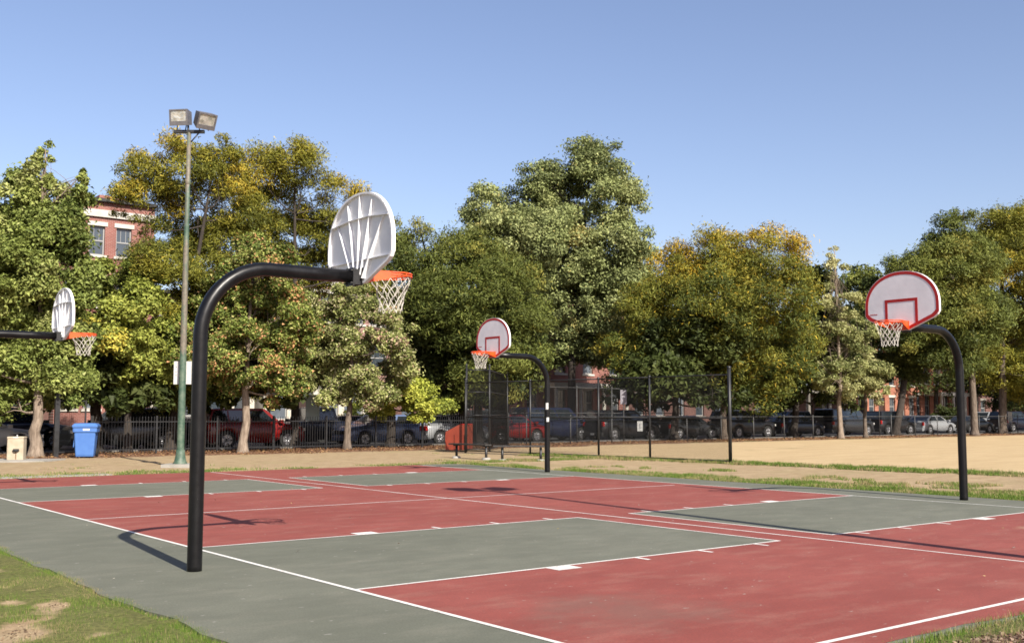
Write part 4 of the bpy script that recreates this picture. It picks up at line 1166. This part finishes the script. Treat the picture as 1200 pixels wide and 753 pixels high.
def tree(name, label, px, Y, lobes_px, pal, n_leaf, lw, lh, clump, dens, seed, bark=m_bark, tr=.2, group=None, twigs=8, lean=0.0, zfork=None, base_px=None, **kw):
    X = on_y(px, Y); dp = depth(X, Y); sc = dp/FPX
    # local frame: lateral axis = camera right, but everything is stored in the tree's own coordinates
    rx_, ry_ = _r0[0], _r0[1]; fx, fy = math.cos(YAW), math.sin(YAW)
    g = np.random.default_rng(seed+500)
    lobes = []
    for i, (lx_, lz_, a, c_) in enumerate(lobes_px):
        lat = (lx_-px)*sc; z = CAM[2]+(484.5-lz_)*sc
        back = g.uniform(-.6, .6)*min(a*sc*1.6, 4.5)
        rr = min(max(a, c_*.8)*sc, 5.0)
        lobes.append((lat*rx_+back*fx, lat*ry_+back*fy, z, a*sc, rr, c_*sc))
    lob2 = [(a, b_, c_, (d+e)/2, (d+e)/2, f_) for a, b_, c_, d, e, f_ in lobes]
    root = thing(name, label, 'tree', (X, Y, 0), 0, group)
    me, C = crown_mesh('crown', lob2, PAL[pal], int(n_leaf*kw.pop('many', 1.75)), lw*.76, lh*.76, clump, dens, seed, **kw)
    link_mesh('crown', me, root)
    ztop = max(l[2]+l[5]*.4 for l in lobes); zlow = min(l[2]-l[5] for l in lobes)
    zf = zfork or max(1.6, zlow+.6)
    topl = max(lobes, key=lambda l: l[2])
    mb = MB()
    flare = [(0, 0, -.1), (0, 0, .12), (.01, .01, .45)]
    path = flare+[(g.normal()*.04+topl[0]*.1*t_+lean*t_, g.normal()*.04+topl[1]*.1*t_, .45+(zf-.45)*t_) for t_ in (.35, .7, 1.0)]
    path += [(path[-1][0]+(topl[0]*.85-path[-1][0])*t_, path[-1][1]+(topl[1]*.85-path[-1][1])*t_, zf+(ztop-zf)*t_) for t_ in (.25, .5, .75, 1.0)]
    rad = [tr*1.9, tr*1.35, tr*1.05, tr*.95, tr*.88, tr*.8, tr*.62, tr*.45, tr*.28, tr*.1]
    mb.tube(path, rad, 12)
    mb.build('trunk', bark, root)
    mb = MB(); P_ = np.array(path)
    for l in lobes:
        zt = max(zf*.95, min(l[2]-l[5]*.5, ztop*.8)); k = np.searchsorted(P_[:, 2], zt); k = min(max(k, 1), len(P_)-1)
        t_ = (zt-P_[k-1, 2])/max(P_[k, 2]-P_[k-1, 2], 1e-3); st_ = P_[k-1]+(P_[k]-P_[k-1])*min(max(t_, 0), 1)
        q_ = np.array([l[0], l[1], l[2]+l[5]*.35])
        rr0 = tr*.36*(1-.6*zt/ztop)
        lp = limb_pts(st_, q_, -.12*np.linalg.norm(q_-st_), g)
        mb.tube(lp, [rr0*(1-.8*i/5) for i in range(6)], 6)
        near = C[np.argsort(((C-q_)**2).sum(1)+g.random(len(C))*4)[:twigs*3:3]]
        for c_ in near:
            s0 = np.array(lp[g.integers(2, 5)]); mb.tube(limb_pts(s0, c_, .1, g, 3), [rr0*.32, rr0*.25, rr0*.18, rr0*.08], 4, caps=False)
    mb.build('branches', bark, root)
    return root
TG = 'trees along the street side of the park'
tree('broadleaf_tree', 'leafy green tree with pointed tops at the left edge behind the leftmost hoop', 43, 30.2,
     [(38,174,5,13),(38,190,9,16),(37,206,15,20),(35,224,21,24),(33,245,29,30),(84,200,4,10),(84,212,8,14),(-12,235,26,42),(-25,300,34,60),(86,230,14,28),(74,268,28,36),(58,240,14,26),(15,300,50,52),(60,325,44,42),(92,318,18,26),(-5,370,52,50),(50,385,42,40),(15,430,52,42),(70,435,30,30),(-40,430,30,40),(10,480,28,20),(-62,370,26,60)],
     'gum', 105000, .12, .155, .52, 1.0, 1, m_bark_pale, .20, TG, 7, flat=.78, droop=.15, gap=.26)
tree('broadleaf_tree', 'low spreading yellow green tree beside the green floodlight pole above the blue bin', 150, 32.6,
     [(122,322,20,18),(150,316,20,16),(128,345,28,30),(168,335,27,28),(112,378,36,36),(160,385,40,38),(187,405,24,36),(112,428,34,32),(158,434,36,26)],
     'lime', 56000, .13, .165, .52, .95, 2, m_bark_dark, .15, TG, 8, flat=.75, droop=.15, gap=.32)
tree('locust_tree', 'feathery yellowing tree behind the floodlight pole, tallest at left', 200, 33.4,
     [(160,215,32,34),(208,192,34,30),(250,180,28,26),(145,250,20,22),(213,255,52,44),(192,325,45,50),(238,390,50,56),(200,430,46,48),(265,235,34,40),(252,320,40,50),(215,455,36,18)],
     'locust', 78000, .055, .22, .70, .95, 3, m_bark_dark, .20, TG, 10, droop=.2, gap=.33)
tree('locust_tree', 'wide feathery olive and gold tree behind the nearest hoop arm', 345, 33.9,
     [(300,200,32,30),(345,195,36,26),(392,228,26,26),(310,255,46,44),(370,275,42,44),(330,330,56,56),(408,315,22,50),(300,400,46,50),(360,400,50,50),(418,250,12,16),(300,446,44,22),(356,446,44,20)],
     'locust', 78000, .055, .22, .70, .95, 4, m_bark_dark, .20, TG, 10, droop=.2, gap=.32)
tree('sweetgum_tree', 'small tree with green leaves turning rusty orange behind the nearest post', 285, 29.6,
     [(292,282,22,20),(268,312,34,28),(318,315,30,28),(248,355,34,34),(296,360,44,36),(340,372,26,34),(238,408,28,32),(288,412,44,36),(336,425,32,34),(256,444,28,20),(300,450,34,20),(338,456,22,16)],
     'rusty', 80000, .10, .13, .40, 1.3, 5, m_bark_pale, .16, TG, 10, gap=.31, flat=.8, patch=3.)
tree('pear_tree', 'pale grey green tree with thin trunk under the nearest net', 407, 30.6,
     [(420,345,26,18),(388,372,30,28),(432,382,40,34),(470,402,24,30),(372,418,32,32),(418,428,42,36),(466,440,26,24),(384,458,30,18),(440,462,28,16)],
     'pale', 60000, .10, .14, .42, 1.15, 6, m_bark, .14, TG, 12, gap=.34, flat=.8, patch=3.)
tree('locust_tree', 'dark green feathery tree left of the tallest tree', 545, 33.6,
     [(478,268,26,30),(470,325,40,46),(515,300,38,36),(560,300,34,32),(598,335,38,40),(540,360,56,46),(560,452,50,18),(615,390,38,38),(520,415,52,40),(580,425,48,38),(500,375,40,40),(625,430,26,26)],
     'olive', 85000, .07, .24, .85, .8, 7, m_bark_dark, .22, TG, 8, droop=.2)
tree('broadleaf_tree', 'low bright yellow green tree with dark leaning trunk beside the pale blue car', 458, 32.2,
     [(440,466,24,15),(474,458,28,18),(506,470,22,18),(488,480,28,12),(455,480,20,12)],
     'bright', 26000, .12, .16, .42, 1.5, 8, m_bark_dark, .2, TG, 6)
tree('tall_ash_tree', 'tallest tree, grey green rounded crown standing above the middle hoop', 668, 44.8,
     [(565,238,24,28),(603,243,30,32),(638,212,28,30),(700,184,32,34),(662,232,40,40),(722,230,32,36),(590,290,42,42),(648,290,50,46),(716,296,44,46),(750,305,18,30),(682,350,58,50),(738,352,34,40),(622,345,38,40),(650,398,40,28),(704,398,42,30),(590,330,26,26)],
     'tall', 150000, .15, .22, .90, .75, 9, m_bark_dark, .30, TG, 8, gap=.30)
tree('locust_tree', 'yellow and green autumn tree behind the tall fence corner', 848, 33.0,
     [(800,312,36,32),(850,300,40,32),(903,305,36,34),(762,355,34,34),(822,360,54,44),(888,360,50,46),(936,352,18,36),(770,412,42,42),(832,425,48,36),(892,425,50,40),(740,395,26,44),(735,440,28,20),(940,410,22,34)],
     'autumn', 125000, .08, .26, .95, .72, 10, m_bark, .20, TG, 8, droop=.2, gap=.27)
tree('poplar_tree', 'slender pale tree with bare upright branches left of the right backboard', 985, 30.0,
     [(984,296,5,14),(985,325,13,24),(984,365,22,32),(975,405,24,32),(1002,410,22,30),(985,440,30,26),(965,440,18,20)],
     'poplar', 15000, .11, .16, .38, 1.2, 11, m_bark_pale, .16, TG, 20, gap=.36)
tree('poplar_tree', 'short pale green tree just right of the slender pale one', 1014, 30.4,
     [(1016,385,14,20),(1012,420,24,26),(1025,445,20,22),(1000,452,22,18)],
     'poplar', 14000, .12, .17, .42, 1.1, 12, m_bark, .12, TG, 10, gap=.25)
tree('locust_tree', 'large olive green tree at the right with several trunks behind the right hoop', 1142, 29.9,
     [(1080,304,18,16),(1116,278,26,26),(1138,248,14,16),(1060,320,24,22),(1100,320,44,34),(1145,315,40,46),(1105,362,40,26),(1155,372,34,32),(1078,402,38,22),(1128,410,36,26),(1100,385,30,26)],
     'olive', 85000, .10, .28, 1.0, .60, 13, m_bark, .24, TG, 14, droop=.15, gap=.31, zfork=5.5)
tree('locust_tree', 'tall green and gold tree cut by the right edge of the view', 1175, 31.9,
     [(1190,262,34,26),(1225,265,40,32),(1188,310,40,40),(1235,330,50,50),(1180,370,32,36),(1215,395,46,46),(1180,425,24,26),(1230,445,46,30),(1170,280,20,24),(1162,415,26,26),(1205,440,36,24)],
     'locust', 90000, .10, .28, 1.0, .60, 14, m_bark, .30, TG, 12, droop=.15, gap=.27, zfork=5.0)
tree('broadleaf_tree', 'dark leaning tree left of the orange brick house', 1050, 33.5,
     [(1045,345,26,26),(1030,385,28,28),(1062,392,24,24),(1045,425,26,18),(1085,425,24,18)],
     'dark', 34000, .13, .26, .9, .6, 15, m_bark_dark, .26, TG, 12, lean=1.6, gap=.25, zfork=4.5)
# second row fills dark gaps between trunks; verge trees put in to shade the cars
BG = 'dark trees in the second row'
bgs = [(-40, 46, [(-40,330,60,60),(-60,400,60,50),(0,420,50,45),(-30,465,60,24)], 'a dark tree across the street at the left edge'),
 (112, 33.4, [(110,425,40,24),(85,452,40,22),(145,452,40,22),(182,458,26,20),(60,462,34,16),(150,474,60,9)], 'dark bushy tree set for shade on the street verge behind the blue bin'),
 (232, 33.4, [(235,420,34,24),(212,452,30,22),(250,458,30,18),(330,455,30,18),(300,440,30,20),(225,474,36,9)], 'dark bushy tree set for shade on the street verge behind the nearest post'),
 (560, 33.3, [(560,400,60,45),(510,435,44,32),(600,440,36,26),(560,466,56,14),(520,468,40,12)], 'dark bushy tree set for shade on the street verge left of the middle hoop'),
 (625, 55, [(610,330,40,40),(625,300,30,30)], 'a dark tree crown filling the gap behind the tallest tree'),
 (790, 33.2, [(770,435,50,30),(840,445,50,22),(820,400,60,36),(730,462,36,14),(765,466,46,13),(840,468,46,13)], 'dark bushy tree set for shade on the street verge behind the tall fence corner'),
 (930, 33.6, [(930,405,40,40),(900,440,46,26),(965,345,28,32),(970,405,30,46),(925,466,44,14),(1000,458,30,18)], 'dark bushy tree set for shade on the street verge left of the slender tree'),
 (1010, 47, [(1010,350,28,42),(1035,350,22,30),(1000,420,30,36)], 'a mid green tree top right of the slender tree'),
 (1097, 48, [(1075,380,30,24),(1120,385,36,24),(1125,350,34,32),(1052,425,14,20),(1090,412,34,14),(1066,448,16,16),(1112,446,20,18)], 'a dark tree shading the orange brick houses'),
 (1165, 47, [(1170,400,30,36),(1160,440,22,26),(1168,468,22,14)], 'a dark tree between the two trunks right of the right hoop'),
 (1215, 47, [(1200,400,40,36),(1230,420,50,44),(1210,462,30,18)], 'a dark tree behind the right edge trees')]
for i, (px, Y, lb, label) in enumerate(bgs):
    tree('background_tree', label, px, Y, lb, 'dark' if i not in (7,) else 'olive', 16000 if Y > 40 else 24000, .24, .38, 1.1, .5, 40+i, m_bark_dark, .24, BG, 5, many=1.0)
# trees outside the frame so that the row goes on (seen from a step aside and in shade)
for px, Y, lb, label, sd_ in ((-190, 31, [(-190,300,70,60),(-230,370,60,60),(-150,380,50,60),(-190,440,70,40)], 'tree left of the view, first in the row', 60), (1330, 31, [(1330,290,60,50),(1290,360,50,60),(1370,370,60,60),(1330,420,60,36)], 'tree right of the view, last in the row', 61)):
    tree('broadleaf_tree', label, px, Y, lb, 'olive', 20000, .28, .4, 1.0, .5, sd_, m_bark_dark, .3, TG, 5, many=1.0)
# hedge shrubs on the far pavement
def shrub(px, Y, w, h, pal, label, seed, n_=5000):
    X = on_y(px, Y); root = thing('shrub', label, 'shrub', (X, Y, 0), 0, 'shrubs along the street')
    lob = [(0, 0, h*.55, w*.5, w*.45, h*.5), (w*.3, .1, h*.45, w*.35, w*.35, h*.4), (-w*.3, 0, h*.45, w*.35, w*.35, h*.42)]
    me, C = crown_mesh('foliage', lob, PAL[pal], n_, .12, .16, .35, 2.0, seed); link_mesh('foliage', me, root)
    mb = MB()
    for k in range(4): mb.tube([(0, 0, -.05), (random.uniform(-.3, .3)*w, random.uniform(-.2, .2)*w, h*.7)], [.035, .012], 5)
    mb.build('stem', m_bark_dark, root)
shrub(427, 46.3, 2.6, 2.0, 'bright', 'yellow green shrub under the cream building windows', 70)
shrub(1110, 46.4, 2.6, 2.6, 'dark', 'dark rounded bush before the orange brick house, left of the right post', 71)
shrub(520, 46.3, 3.0, 1.8, 'dark', 'dark shrub across the street above the silver hatchback', 72)
shrub(900, 46.4, 3.2, 1.9, 'olive', 'olive shrub across the street below the yellow tree', 73)

# ------------------------------------------------------------------ street signs
m_sgn_blue = mat('sign_pale_blue', (.42, .58, .62), (.50, .64, .68), 3, .5)
m_sgn_back = mat('sign_back', (.36, .34, .40), (.44, .42, .46), 3, .5, metal=.2)
def street_sign(px, Y, z0, z1_, w_, mt, label, facing=0.0, ptop=None):
    X = on_y(px, Y); root = thing('street_sign', label, 'sign', (X, Y, 0), view_dir-math.pi/2+facing)
    MB().tube([(0, .03, -.1), (0, .03, ptop or z1_)], .03, 8).build('post', m_fgrey, root)
    MB().bbox(-w_/2, w_/2, -.012, -.003, z0, z1_, .003).build('sign_panel', mt, root)
street_sign(366, 33.1, 1.15, 2.35, .62, m_sgn_blue, 'pale blue panel on a post before the cream building')
street_sign(731, 34.0-.7, 2.05, 2.85, .36, m_sgn_back, 'grey violet parking sign above the black car with red tail light')
street_sign(1031, 33.0, 2.3, 2.5, .12, m_white, 'thin pale signpost between the short pale tree and the right hoop', ptop=3.4)
street_sign(554, 33.0, 2.2, 2.5, .3, m_white, 'small white sign on a thin post seen through the backstop mesh', ptop=2.6)
street_sign(1184, 32.6, .9, 1.7, .35, m_white, 'small white panel low beside the right edge trunk', ptop=1.75)
print('objects', len(bpy.data.objects), 'tris', sum(sum(len(p.vertices)-2 for p in m.polygons) for m in bpy.data.meshes if len(m.polygons) < 3000) + sum((2 if len(m.vertices) > 3*len(m.polygons) else 1)*len(m.polygons) for m in bpy.data.meshes if len(m.polygons) >= 3000))
